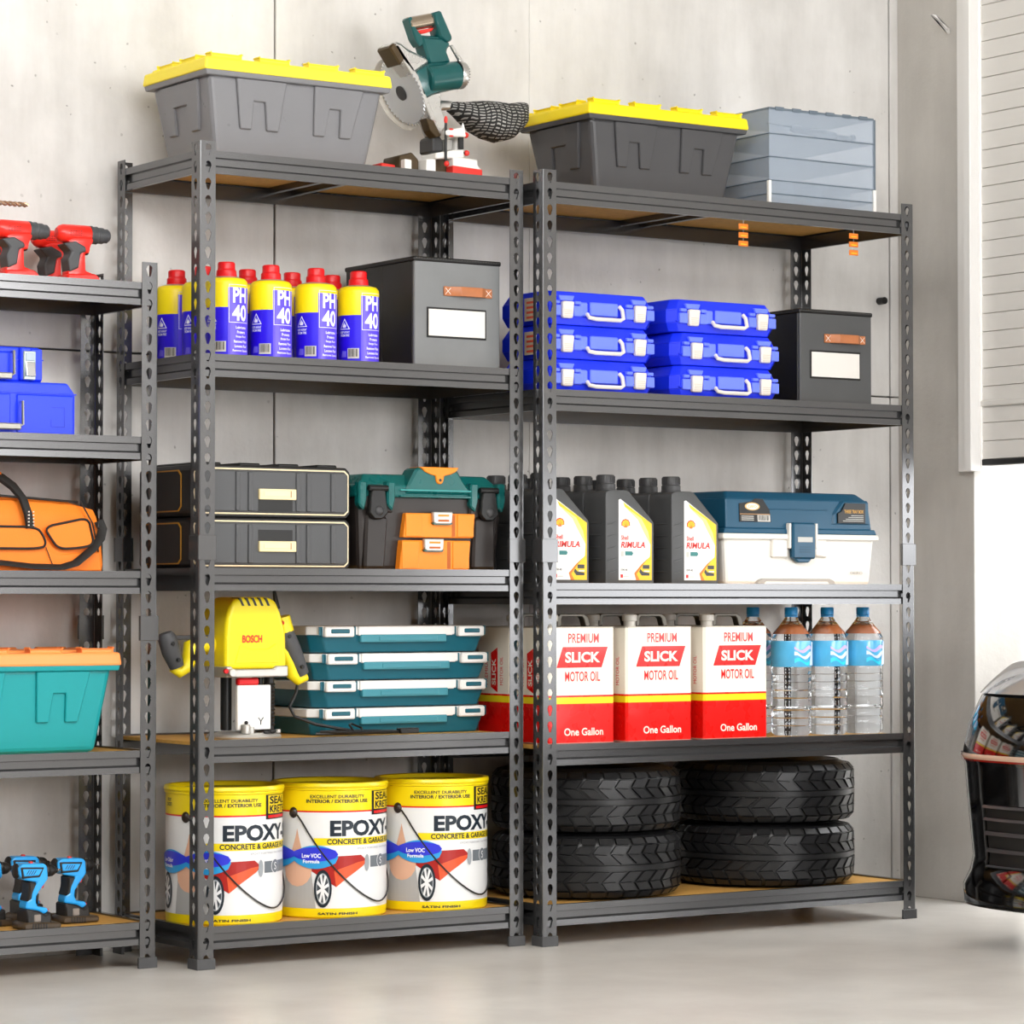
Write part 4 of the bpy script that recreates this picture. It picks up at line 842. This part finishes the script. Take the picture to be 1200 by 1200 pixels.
m = MB(); m.prism(P2(493, 184, 526, 179, 526, 190, 493, 191), -.055, .02, WHITE, r=.003); m.prism(P2(520, 164, 525, 163, 525, 182, 520, 182), -.04, 0, WHITE, r=.002); m.prism(P2(510, 166, 519, 168, 518, 180, 510, 180), -.03, .01, ALU, r=.002); m.build('fence', t)
m = MB(); a = D(503, 148); b = D(503, 194); m.cyl((a[0], -.06, a[1]), (b[0], -.06, b[1]), .0035, BLACK, 10)
for q, s_ in (((503, 146), (.7, .7, 1.5)), ((504, 197), (1, 1, 1.1))): c = D(*q); m.ball((c[0], -.06, c[1]), .0072, KR, sq=s_)
m.prism(P2(502, 158, 508, 157, 524, 154, 526, 166, 508, 165, 502, 164), -.066, -.05, WHITE, r=.003)
c = D(524, 156); m.lathe([(.006, 0), (.001, .016), (0, .016)], WHITE, 10, T(c[0], -.056, c[1])); m.prism(P2(519, 166, 524, 166, 524, 180, 519, 180), -.06, -.052, BLACK)
for q in ((508, 157), (508, 165)): c = D(*q); m.ball((c[0], -.066, c[1]), .005, KR, sq=(1.4, .6, .5))
m.build('work_clamp', t)
for q in ((529, 163), (530, 184)):
    m = MB(); c = D(*q); m.ball((c[0], -.05, c[1]), .0078, KR); m.cyl((c[0] - .012, -.05, c[1]), (c[0], -.05, c[1]), .003, BLACK, 8); m.build('knob', t)
m = MB(); m.prism(P2(498, 164, 505, 160, 510, 168, 510, 181, 498, 181), -.02, .05, DGREY, r=.004); m.prism(P2(450, 59, 455, 57, 478, 92, 506, 160, 503, 164, 500, 162, 476, 100), -.03, .03, SLV, r=.002)
m.prism(P2(476, 92, 488, 118, 497, 113, 508, 110, 507, 128, 515, 148, 504, 164, 490, 130), -.02, .045, SLV, r=.005); m.prism(P2(486, 142, 495, 145, 504, 163, 498, 165, 491, 157), -.035, .0, BRD, r=.002); m.build('saw_arm', t)
m = MB(); m.prism(P2(443, 59, 452, 53, 458, 54, 468, 62, 489, 71, 493, 77, 472, 92, 466, 84), -.03, .04, SLV, r=.008); m.prism(P2(443, 60, 450, 55, 461, 74, 456, 82), -.036, .03, BRD, r=.004)
c0 = Vector((D(478, 108)[0], .05, D(478, 108)[1])); n_ = Vector((-.89, 0, -.46)); Mb = T(*c0) @ n_.to_track_quat('Z', 'Y').to_matrix().to_4x4()
m.build('upper_guard', t)
m = MB(); N_ = 48; vb = []
for k in range(N_ * 2): r_ = .092 if k % 2 else .084; a_ = PI * k / N_; vb.append((r_ * math.cos(a_), r_ * math.sin(a_)))
m.add([(x, y, .001) for x, y in vb] + [(x, y, -.001) for x, y in vb], [tuple(range(2 * N_)), tuple(range(2 * N_, 4 * N_))[::-1]] + [(i, 2 * N_ + i, 2 * N_ + (i + 1) % (2 * N_), (i + 1) % (2 * N_)) for i in range(2 * N_)], mat('blade_steel', 'd9dde2', .25, .6), Mb)
m.lathe([(0, .004), (.02, .004), (.02, .001)], DGREY, 20, Mb); m.build('saw_blade', t)
m = MB(); m.lathe([(.099, -.012), (.101, -.012), (.101, .012), (.099, .012), (.099, -.012)], mat('guard_clear', 'd8d2c8', .15, alpha=.5), 30, Mb, a0=PI * .45, a1=PI * 1.45); m.build('lower_guard', t)
m = MB(); m.prism(P2(476, 88, 492, 77, 522, 75, 533, 105, 500, 112, 488, 118, 482, 117), -.03, .06, TG, r=.01, seg=2)
a = D(490, 96); b = D(527, 90); m.cyl((a[0], -.015, a[1]), (b[0], -.015, b[1]), .037, TG, 24)
m.prism(P2(484, 45, 512, 47, 520, 54, 514, 61, 520, 76, 494, 79), -.02, .03, TG, r=.006); m.build('motor_housing', t)
m = MB(); c = D(528, 90); Mx = T(c[0], -.015, c[1]) @ R(PI / 2, 'Y') @ R(.0, 'X'); m.lathe([(.036, -.004), (.038, 0), (.036, .014), (.03, .018), (.008, .02), (0, .02)], SLV, 30, Mx)
for k in range(24): m.box(.012, .03, -.001, .001, .018, .021, DGREY, Mx @ R(2 * PI * k / 24))
m.prism(P2(516, 56, 519, 55, 532, 75, 528, 77), -.03, -.02, SLV, r=.002); m.build('motor_end_cap', t)
m = MB(); m.prism(P2(470, 25, 474, 22, 479, 36, 491, 50, 484, 58, 478, 49), -.016, .02, TG, r=.003); m.prism(P2(497, 18, 506, 14.5, 520, 46, 519, 50, 513, 53, 505, 46), -.026, .022, TG, r=.006)
m.prism(P2(484, 44, 508, 45, 516, 54, 488, 58), -.016, .02, TG, r=.003); a = D(473, 31); b = D(500, 25); m.cyl((a[0], 0, a[1]), (b[0], 0, b[1]), .0185, mat('grip_chrome', 'b0a290', .25, .9), 20); hd = m.build('carry_handle', t)
m = MB(); m.prism(P2(483, 38, 502, 34, 500, 38, 492, 41, 486, 42), -.008, .008, KR, r=.002); m.build('trigger', hd)
m = MB(); a = D(508, 130); b = D(516, 124); c = D(529, 124); m.tube([(a[0], .02, a[1]), (b[0], .02, b[1]), (c[0], .02, c[1])], [.016, .014, .013], SLV, 12); m.build('dust_port', t)
mm = bpy.data.materials.new('mesh_bag'); mm.use_nodes = True; nt = mm.node_tree; b_ = nt.nodes['Principled BSDF']; b_.inputs['Roughness'].default_value = .7
tc = nt.nodes.new('ShaderNodeTexCoord'); no = nt.nodes.new('ShaderNodeTexNoise'); no.inputs['Scale'].default_value = 14; nt.links.new(tc.outputs['Object'], no.inputs['Vector'])
vm = nt.nodes.new('ShaderNodeVectorMath'); vm.operation = 'MULTIPLY_ADD'; vm.inputs[1].default_value = (.03, .03, .03); nt.links.new(no.outputs['Color'], vm.inputs[0]); nt.links.new(tc.outputs['Object'], vm.inputs[2])
sx = nt.nodes.new('ShaderNodeSeparateXYZ'); nt.links.new(vm.outputs[0], sx.inputs[0]); cx_ = nt.nodes.new('ShaderNodeCombineXYZ'); nt.links.new(sx.outputs[0], cx_.inputs[0]); nt.links.new(sx.outputs[2], cx_.inputs[1])
bt = nt.nodes.new('ShaderNodeTexBrick'); bt.inputs['Scale'].default_value = 1; bt.inputs['Brick Width'].default_value = .016; bt.inputs['Row Height'].default_value = .0078; bt.inputs['Mortar Size'].default_value = .0024; bt.inputs['Mortar Smooth'].default_value = .1
bt.inputs['Color1'].default_value = rgb('a9a8a4'); bt.inputs['Color2'].default_value = rgb('8f8e8a'); bt.inputs['Mortar'].default_value = rgb('101010'); bt.offset = 0
nt.links.new(cx_.outputs[0], bt.inputs['Vector']); nt.links.new(bt.outputs['Color'], b_.inputs['Base Color'])
m = MB(); st = []; rows = 22
for px_, a_, b2, hw in ((526, 120, 131, .016), (533, 119.5, 135, .03), (543, 120, 143, .045), (556, 118.5, 155, .055), (570, 118, 163, .06), (584, 119, 167.5, .06), (598, 120.5, 164, .056), (609, 119, 154, .045), (616, 119, 146, .03), (620, 124, 137, .012)):
    x, z1 = D(px_, a_); _, z0 = D(px_, b2); st.append([(x + .002 * math.sin(k), .02 + hw * math.cos(2 * PI * k / rows) * abs(math.cos(2 * PI * k / rows)) ** -.2 if abs(math.cos(2 * PI * k / rows)) > 1e-6 else .02, (z0 + z1) / 2 + (z1 - z0) / 2 * math.sin(2 * PI * k / rows)) for k in range(rows)])
vs_ = [p for s_ in st for p in s_]; n = len(st)
m.add(vs_, [(i * rows + k, (i + 1) * rows + k, (i + 1) * rows + (k + 1) % rows, i * rows + (k + 1) % rows) for i in range(n - 1) for k in range(rows)] + [tuple(range(rows)), tuple(range((n - 1) * rows, n * rows))[::-1]], mm, I4, True)
m.build('dust_bag', t)

# ------------------------------------------------------------------ red cordless drills
DR = mat('drill_red', 'e8281e', .35, coat=.2); DGR = mat('drill_grip', '45474a', .5)
def make_red(loc, label, group='red cordless drills'):
    def Q(*a): return [((a[i] - 88) / 435, (335 + (a[i] - 88) * .064 - a[i + 1]) / 480) for i in range(0, len(a), 2)]
    t = thing('cordless_drill', label, 'drill', loc, 0, group)
    m = MB(); cz = Q(85, 274)[0][1]
    m.prism(Q(86, 278, 104, 278, 106, 283, 102, 290, 101, 298, 96, 297, 96.5, 318, 104, 321, 111, 325, 112, 336, 76, 334, 76, 318, 86, 312, 90, 297, 84, 287, 74, 283), -.02, .02, DR, r=.005, seg=2)
    m.lathe([(0, -.052), (.012, -.051), (.019, -.044), (.0225, -.034), (.023, .034), (.021, .037), (0, .037)], DR, 24, T(0, 0, cz) @ R(PI / 2, 'Y')); m.prism(Q(73, 322, 106, 322, 112, 328, 112, 336, 74, 334), -.03, .03, DR, r=.004)
    for i in range(5):
        for j in range(3): m.box(-.024 + i * .007, -.020 + i * .007, -.0232, -.021, cz + .004 - j * .005, cz + .006 - j * .005, mat('vent_dark_red', '8a1410', .5))
    m.build('drill_body', t)
    m = MB(); m.lathe([(0, .036), (.0225, .036), (.0232, .042), (.021, .046), (.022, .056), (.0195, .059), (.020, .072), (.017, .077), (.0175, .084), (.013, .09), (0, .09)], DGR, 24, T(0, 0, cz) @ R(PI / 2, 'Y')); m.build('chuck', t)
    m = MB(); m.prism(Q(70, 286, 84, 283, 96, 290, 97, 296, 90, 298, 88, 315, 77, 320, 75, 305, 79, 296), -.0235, .0235, DGR, r=.005, seg=2); m.build('grip', t)
    m = MB(); m.prism(Q(101, 289, 104, 292, 102, 299, 99, 299), -.008, .008, BLACK, r=.002); m.build('trigger', t); return t
rd = make_red((3.278, 6.75, 1.655), 'red cordless drill at the right end of the left unit top shelf')
dup(rd, (3.115, 6.75, 1.655), 0, 'front red cordless drill nearer the left picture edge'); dup(rd, (3.278, 6.885, 1.655), 0, 'rear red drill half hidden behind the rightmost red drill'); dup(rd, (3.115, 6.885, 1.655), 0, 'rear red drill mostly hidden behind the front left red drill')
ad = make_red((2.88, 6.76, 1.655), 'large red drill outside the left edge with its spiral bit reaching in', None); ad.scale = (1.5, 1.5, 1.5)
m = MB(); cz = (335 - 274 - .2) / 480; N_ = 40
for ph in (0, PI): m.tube([(.088 + .098 * k / N_, .0024 * math.cos(ph + k * .9), cz + .0024 * math.sin(ph + k * .9)) for k in range(N_)], .0022, mat('bit_bronze', 'a8866a', .3, .8), 6)
m.cyl((.08, 0, cz), (.18, 0, cz), .0018, CHROME, 8); m.build('drill_bit', ad)

# ------------------------------------------------------------------ blue cases of the left unit
def blue_case(label, x1, y, z, w, d, h, small):
    t = thing('hard_case', label, 'hard case', (x1 - w / 2, y + d / 2, z), 0, None); F = -d / 2; X = w / 2
    B2 = mat('case_royal_blue', '1a3cf0', .4)
    m = MB(); c = .02 if not small else .008
    P = [(-X, 0), (X, 0), (X, h - c * 1.3), (X - c, h), (-X + c, h), (-X, h - c * 1.3)]; m.prism(P, F, -F, B2, r=.005, seg=2)
    if small:
        m.box(X - .062, X - .035, F - .012, F + .01, .003, h - .001, B2, r=.003); m.box(X - .012 - .02, X - .001, F - .004, F + .01, .003, h - .003, B2, r=.003); m.box(-X, X - .075, F - .006, F + .01, .01, h - .012, B2, r=.004); m.box(-X + .002, X + .001, F - .0045, -F + .001, h * .62, h * .65, B2)
    else:
        m.box(-X + .002, X + .002, F - .003, -F + .001, h * .78, h * .8, B2, r=.0005); m.box(X - .155, X - .006, F - .004, F + .01, .004, h - .03, B2, r=.003); m.box(-X + .01, X - .17, F - .004, F + .01, .004, h - .03, B2, r=.003)
        for a, b, c_, e in ((X - .066, X - .03, h * .17, h * .18), (X - .066, X - .03, h * .53, h * .54), (X - .031, X - .03, h * .17, h * .54), (X - .066, X - .065, h * .17, h * .3)): m.box(a, b, F - .0046, F - .003, c_, e, mat('emboss_blue', '0c24a8', .5))
    m.build('case_shell', t)
    if small:
        m = MB(); m.box(X - .056, X - .024, F - .017, F - .004, .004, h - .010, mat('latch_frame', 'a9b8b4', .3, .6), r=.002); m.box(X - .052, X - .027, F - .019, F - .012, h - .034, h - .014, mat('latch_top', 'a6b4c2', .3), r=.002); m.hull([(X - .052, F - .026, .012), (X - .027, F - .026, .012), (X - .027, F - .014, .012), (X - .052, F - .014, .012)], [(X - .052, F - .02, h - .036), (X - .027, F - .02, h - .036), (X - .027, F - .014, h - .036), (X - .052, F - .014, h - .036)], CHROME, r=.002); m.build('latch', t)
        hx, hz0, hz1 = X - .084, .012, h - .012
    else: hx, hz0, hz1 = X - .148, .02, h * .62
    m = MB(); m.tube([(hx + .006, F + .0, hz1), (hx, F - .022, hz1), (hx, F - .024, hz0 + .004), (hx - .01, F - .024, hz0), (hx - .13, F - .024, hz0), (hx - .14, F - .024, hz0 + .004), (hx - .14, F - .022, hz1), (hx - .146, F, hz1)], .0042, CHROME, 8); m.box(hx - .125, hx - .006, F - .031, F - .018, hz0 - .009, hz0 + .007, mat('handle_pad', '9a978e', .35, .5), r=.003); m.build('handle', t)
blue_case('large royal blue case lying under the small blue case', 3.236, 6.66, 1.2805, .46, .24, .128, False)
blue_case('small royal blue case with metal latch on top of the large one', 3.158, 6.68, 1.4095, .34, .2, .083, True)

# ------------------------------------------------------------------ orange tool bag
BO = mat('bag_orange', 'f4801a', .6, bump=.3, bscale=300, var=.06, vscale=14); WBK = mat('webbing_black', '1c1a18', .7, bump=.3, bscale=600)
t = thing('tool_bag', 'orange duffel tool bag with black straps and front pockets', 'tool bag', (3.04, 6.79, .9545)); F = -.125
m = MB(); b = bmesh.new(); bmesh.ops.create_cube(b, size=1); bmesh.ops.subdivide_edges(b, edges=b.edges[:], cuts=7, use_grid_fill=True)
for v in b.verts:
    x, y, z = v.co * 2; k = 1 - .1 * max(0, z) ** 3; e = 1 - .08 * abs(x) ** 6
    xx = x * .285 * (1 - .05 * (z * .5 + .5) ** 2) ; v.co = Vector((xx, y * .125 * k * e * (1 - .06 * z), (z + 1) / 2 * (.182 - .022 * abs(x) ** 4 - .008 * y * y)))
bmesh.ops.smooth_vert(b, verts=b.verts[:], factor=.5, use_axis_x=True, use_axis_y=True, use_axis_z=True); m.bm(b, BO, I4, True); 
def pocket(P): m.prism(chaikin(P), F - .012, F + .02, BO, r=.004)
pk1 = [(.112, .108), (.17, .12), (.228, .132), (.236, .1), (.244, .066), (.2, .058), (.15, .056), (.13, .08)]; pk2 = [(-.2, .108), (0, .108), (.092, .108), (.108, .09), (.118, .068), (.105, .056), (0, .056), (-.2, .056)]
pocket(pk1); pocket(pk2); m.prism([(-.25, .004), (.27, .004), (.265, .05), (.15, .045), (.12, .06), (-.25, .05)], F - .004, F + .02, BO, r=.003); m.build('bag_body', t)
m = MB()
for P in (pk1, pk2): m.tube([(x, F - .013, z) for x, z in chaikin(P)], .003, WBK, 6, True)
m.tube([(.215, F + .004, .172), (.245, F + .0, .12), (.262, F + .003, .06), (.268, F + .008, .005)], .002, WBK, 6); m.tube([(-.24, F + .012, .178), (0, F + .008, .182), (.17, F + .012, .172), (.215, F + .02, .17)], .003, WBK, 6); m.tube([(.118, F - .010, .06), (.14, F - .008, .01)], .0012, WBK, 5); m.build('piping', t)
m = MB(); m.tube([(.075, F - .014, .105), (.07, F - .012, .14), (.062, F + .0, .175), (.05, F + .03, .205), (.03, F + .05, .225), (-.01, F + .06, .238)], [.008, .008, .008, .009, .009, .01], WBK, 8, flat=1.4); m.tube([(.02, F + .1, .225), (.04, F + .11, .2), (.045, F + .1, .18)], .007, WBK, 8)
for k in range(5):
    for s_ in (-1, 1): m.box(.073 + s_ * .006 - .001, .073 + s_ * .006 + .001, F - .0255, F - .020, .11 + k * .008, .113 + k * .008, WLAB)
hh_ = m.build('carry_strap', t)
m = MB(); m.tube([(-.14, F + .07, .228), (-.09, F + .068, .236), (-.02, F + .065, .238), (.028, F + .055, .229)], [.012, .013, .013, .011], BO, 12); m.build('handle_wrap', t)
m = MB(); m.tube([(.262, F + .0, .125), (.27, F - .004, .105), (.262, F - .010, .082), (.235, F - .022, .056), (.19, F - .024, .022), (.155, F - .024, .0125), (.08, F - .020, .014), (.0, F - .018, .022), (-.1, F - .018, .028)], .0118, WBK, 8, flat=.25)
m.tube([(.262, F - .002, .13), (.275, F - .004, .118), (.272, F - .004, .100), (.26, F - .002, .11)], .002, DGREY, 6, True); m.build('shoulder_strap', t)

# ------------------------------------------------------------------ blue cordless drills
DBL = mat('drill_blue', '28a4ee', .35, coat=.2); DBM = mat('drill_black', '1e1c1b', .45); BRZ = mat('battery_bronze', '4a3c2c', .4)
def make_blue(loc, label):
    def Q(*a): return [((a[i] - 85) / 438, (1079 - (a[i] - 85) * .066 - a[i + 1]) / 486) for i in range(0, len(a), 2)]
    t = thing('cordless_drill', label, 'drill', loc, 0, 'light blue cordless drills'); m = MB()
    m.prism(Q(63, 1009, 68, 1004, 92, 1003, 96, 1006, 97, 1021, 92, 1028, 86, 1037, 83, 1046, 85, 1053, 96, 1054, 98, 1058, 92, 1062, 86, 1058, 71, 1056, 72, 1048, 77, 1044, 78, 1036, 84, 1025, 70, 1023, 64, 1018), -.021, .021, DBL, r=.005, seg=2)
    m.build('drill_body', t)
    m = MB(); m.prism(Q(65, 1008, 92, 1007.5, 87, 1019, 67, 1021), -.0235, .0235, DBM, r=.002); m.prism(Q(67.5, 1010, 89.5, 1009.5, 85.5, 1017, 68.5, 1018.5), -.025, .025, DBL, r=.0015)
    for k in range(4): m.prism(Q(71 + k * 2.6, 1016, 74 + k * 2.6, 1011, 74.8 + k * 2.6, 1011, 71.8 + k * 2.6, 1016), -.0255, -.0245, DBM)
    m.ball((Q(64, 1013)[0][0], 0, Q(64, 1013)[0][1]), .017, DBM, sq=(.5, 1, 1.1)); m.build('side_panel', t)
    m = MB(); m.prism(Q(75, 1024, 84.5, 1025, 79.5, 1038, 78.5, 1045, 72, 1048, 75, 1036), -.0225, .0225, DBM, r=.004); m.prism(Q(83, 1040, 86.5, 1037, 85, 1051, 83.2, 1047), -.0225, .0225, DBM, r=.002); m.build('grip', t)
    m = MB(); z = Q(97, 1012)[0][1]; m.lathe([(0, .026), (.016, .026), (.017, .03), (.013, .034), (.015, .037), (.014, .046), (.010, .052), (.006, .054), (.005, .06), (0, .062)], DBM, 20, T(0, 0, z) @ R(PI / 2, 'Y')); m.cyl((.055, 0, z), (.071, 0, z), .0045, CHROME, 10, r2=.0015); m.build('chuck', t)
    m = MB(); m.prism(Q(89.5, 1030, 95.5, 1025, 94, 1032, 88.5, 1032), -.008, .008, KR, r=.001); m.build('trigger', t)
    m = MB(); m.prism(Q(79, 1003.5, 83, 1003.5, 82, 1001.5, 80, 1001.5), -.005, .005, KR); m.build('selector', t)
    m = MB(); m.prism(Q(71, 1055.5, 86, 1058, 92, 1062, 99, 1058, 99.5, 1073, 71, 1074), -.03, .03, DBM, r=.004); m.prism(Q(66, 1075, 69, 1071, 109, 1070, 109, 1077, 67, 1079.8), -.037, .037, BRZ, r=.004)
    for k in range(6): a = Q(76 + k * 3, 1076)[0]; m.box(a[0], a[0] + .003, -.0385, -.036, a[1] - .004, a[1] + .009, DBM)
    m.box(-.014, .004, -.032, -.028, .018, .036, mat('battery_clip', '8a8078', .4), r=.002); m.ball((Q(98, 1057)[0][0], -.01, Q(98, 1057)[0][1]), .003, KR); m.build('battery', t); return t
bd = make_blue((3.278, 6.75, .107), 'light blue cordless drill nearest to the perforated rear post')
dup(bd, (3.138, 6.669, .107), 0, 'front middle light blue cordless drill with battery near the shelf edge'); dup(bd, (3.208, 6.862, .107), 0, 'light blue drill at the back, hidden behind the front middle one'); dup(bd, (3.073, 6.785, .107), 0, 'light blue drill cut by the left picture edge')

# ------------------------------------------------------------------ car in the doorway
CBK = mat('car_paint_black', '0b0a0a', .08, coat=1, spec=.8); CGL = mat('car_glass', '101416', .05, spec=.8); CHL = mat('headlight_glass', 'e8eaee', .08, .6, coat=1)
t = thing('car', 'black sports car, its front corner seen at the right picture edge', 'car', (5.372, 5.052, 0), math.radians(-77))
LEN = 4.0
rings = [(.10, .79, .07, 3.85), (.115, .865, .0, 3.95), (.165, .87, .0, 3.98), (.20, .862, .022, 3.97), (.235, .858, .03, 3.97), (.33, .866, .024, 3.98), (.40, .872, .02, 4.0), (.47, .878, .018, 4.0), (.49, .885, .016, 4.0), (.57, .88, .04, 3.99), (.655, .86, .09, 3.97), (.725, .825, .19, 3.94), (.775, .78, .36, 3.9), (.82, .73, .75, 3.85), (.86, .68, 1.15, 3.7), (1.02, .60, 1.55, 3.3), (1.18, .53, 1.95, 2.95), (1.23, .40, 2.2, 2.8), (1.24, .1, 2.4, 2.6)]
def surf(th, q, o=0):
    q = max(0, min(len(rings) - 1.0001, q)); i = int(q); f = q - i; a, b = rings[i], rings[i + 1]; z, w, y0, y1 = [a[k] + (b[k] - a[k]) * f for k in range(4)]
    c, s_ = math.cos(th), math.sin(th); x = w * math.copysign(abs(c) ** .6, c); y = (y0 + y1) / 2 + (y1 - y0) / 2 * math.copysign(abs(s_) ** .14, s_)
    n_ = Vector((math.copysign(abs(c) ** 1.4, c), math.copysign(abs(s_) ** .5, s_) * .9, .5 if q > 8.5 else 0)).normalized()
    return Vector((x, y, z)) + n_ * o
def patch(m, th0, th1, q0, q1, mt, o=.004, nt_=24, nq=6):
    vs_ = [surf(th0 + (th1 - th0) * i / nt_, q0 + (q1 - q0) * j / nq, o) for i in range(nt_ + 1) for j in range(nq + 1)]
    m.add(vs_, [(i * (nq + 1) + j, (i + 1) * (nq + 1) + j, (i + 1) * (nq + 1) + j + 1, i * (nq + 1) + j + 1) for i in range(nt_) for j in range(nq)], mt, I4, True)
m = MB(); NT = 160
ths = [2 * PI * i / NT for i in range(NT)]
for j in range(len(rings) - 1):
    pass
vs_ = [surf(a, j) for j in range(len(rings)) for a in ths]
m.add(vs_, [(j * NT + i, j * NT + (i + 1) % NT, (j + 1) * NT + (i + 1) % NT, (j + 1) * NT + i) for j in range(len(rings) - 1) for i in range(NT)] + [tuple(range(NT))[::-1], tuple((len(rings) - 1) * NT + i for i in range(NT))], CBK, I4, True)
m.build('car_body', t)
m = MB(); patch(m, 0, 2 * PI, 14.1, 16.2, CGL, .003, 120, 6); m.build('windows', t)
h0 = 1.5 * PI
def front(m, a0, a1, q0, q1, mt, o=.004, **k):
    patch(m, a0, a1, q0, q1, mt, o, **k)
A_ = lambda x: PI + math.acos(min(1, (abs(x) / .86) ** 1.7)) if x < 0 else 2 * PI - math.acos(min(1, (x / .86) ** 1.7))
for s_ in (-1, 1):
    m = MB(); a, b = A_(s_ * .80), A_(s_ * .56)
    front(m, a, b, 9.9, 12.0, CHL, .006); m.build('headlight', t)
    m = MB(); m.ball(tuple(surf(A_(s_ * .855), 9.6, .004)), .018, CHROME); m.build('marker_lamp', t)
    m = MB(); front(m, A_(s_ * .865), A_(s_ * .3), 7.5, 7.75, mat('stripe_red', '8c1a10', .2, coat=1), .004); front(m, A_(s_ * .865), A_(s_ * .3), 7.75, 8.1, mat('stripe_amber', 'c8a890', .2, coat=1), .004); m.build('reflector_strip', t)
    m = MB(); a, b = A_(s_ * .66), A_(s_ * .2); front(m, a, b, 3.4, 5.6, BLACK, .003)
    for q in (3.5, 4.2, 4.65, 5.05, 5.5):
        vs_ = [surf(a + (b - a) * i / 20, q + dq, o) for i in range(21) for dq, o in ((0, .004), (.0, .012), (.1, .009), (.1, .004))]
        m.add(vs_, [(i * 4 + k, i * 4 + 4 + k, i * 4 + 4 + (k + 1) % 4, i * 4 + (k + 1) % 4) for i in range(20) for k in range(4)], mat('grille_grey', '3a3a3c', .35))
    m.build('side_intake', t)
    m = MB(); front(m, A_(s_ * .8585), A_(s_ * .835), 4.2, 5.6, mat('grille_grey', '3a3a3c', .35), .005)
    front(m, A_(s_ * .8595), A_(s_ * .855), 6.1, 7.4, CHROME, .005); m.build('corner_vent', t)
m = MB(); front(m, A_(-.15), A_(.15), 3.4, 6.2, BLACK, .004); m.build('centre_intake', t)
for x in (-1, 1):
    for y in (1.05, 3.15):
        m = MB(); Mx = T(x * .75, y, .315) @ R(PI / 2, 'Y'); m.lathe([(.2, -.1), (.3, -.1), (.314, -.07), (.314, .07), (.3, .1), (.2, .1)], RUBBER, 40, Mx); m.lathe([(0, .085 * x), (.05, .09 * x), (.06, .07 * x), (.2, .075 * x), (.215, .1 * x)], CHROME, 30, Mx)
        for k in range(5): m.box(.04, .2, -.02, .02, min(.07 * x, .095 * x), max(.07 * x, .095 * x), CHROME, Mx @ R(2 * PI * k / 5))
        m.build('wheel', t)
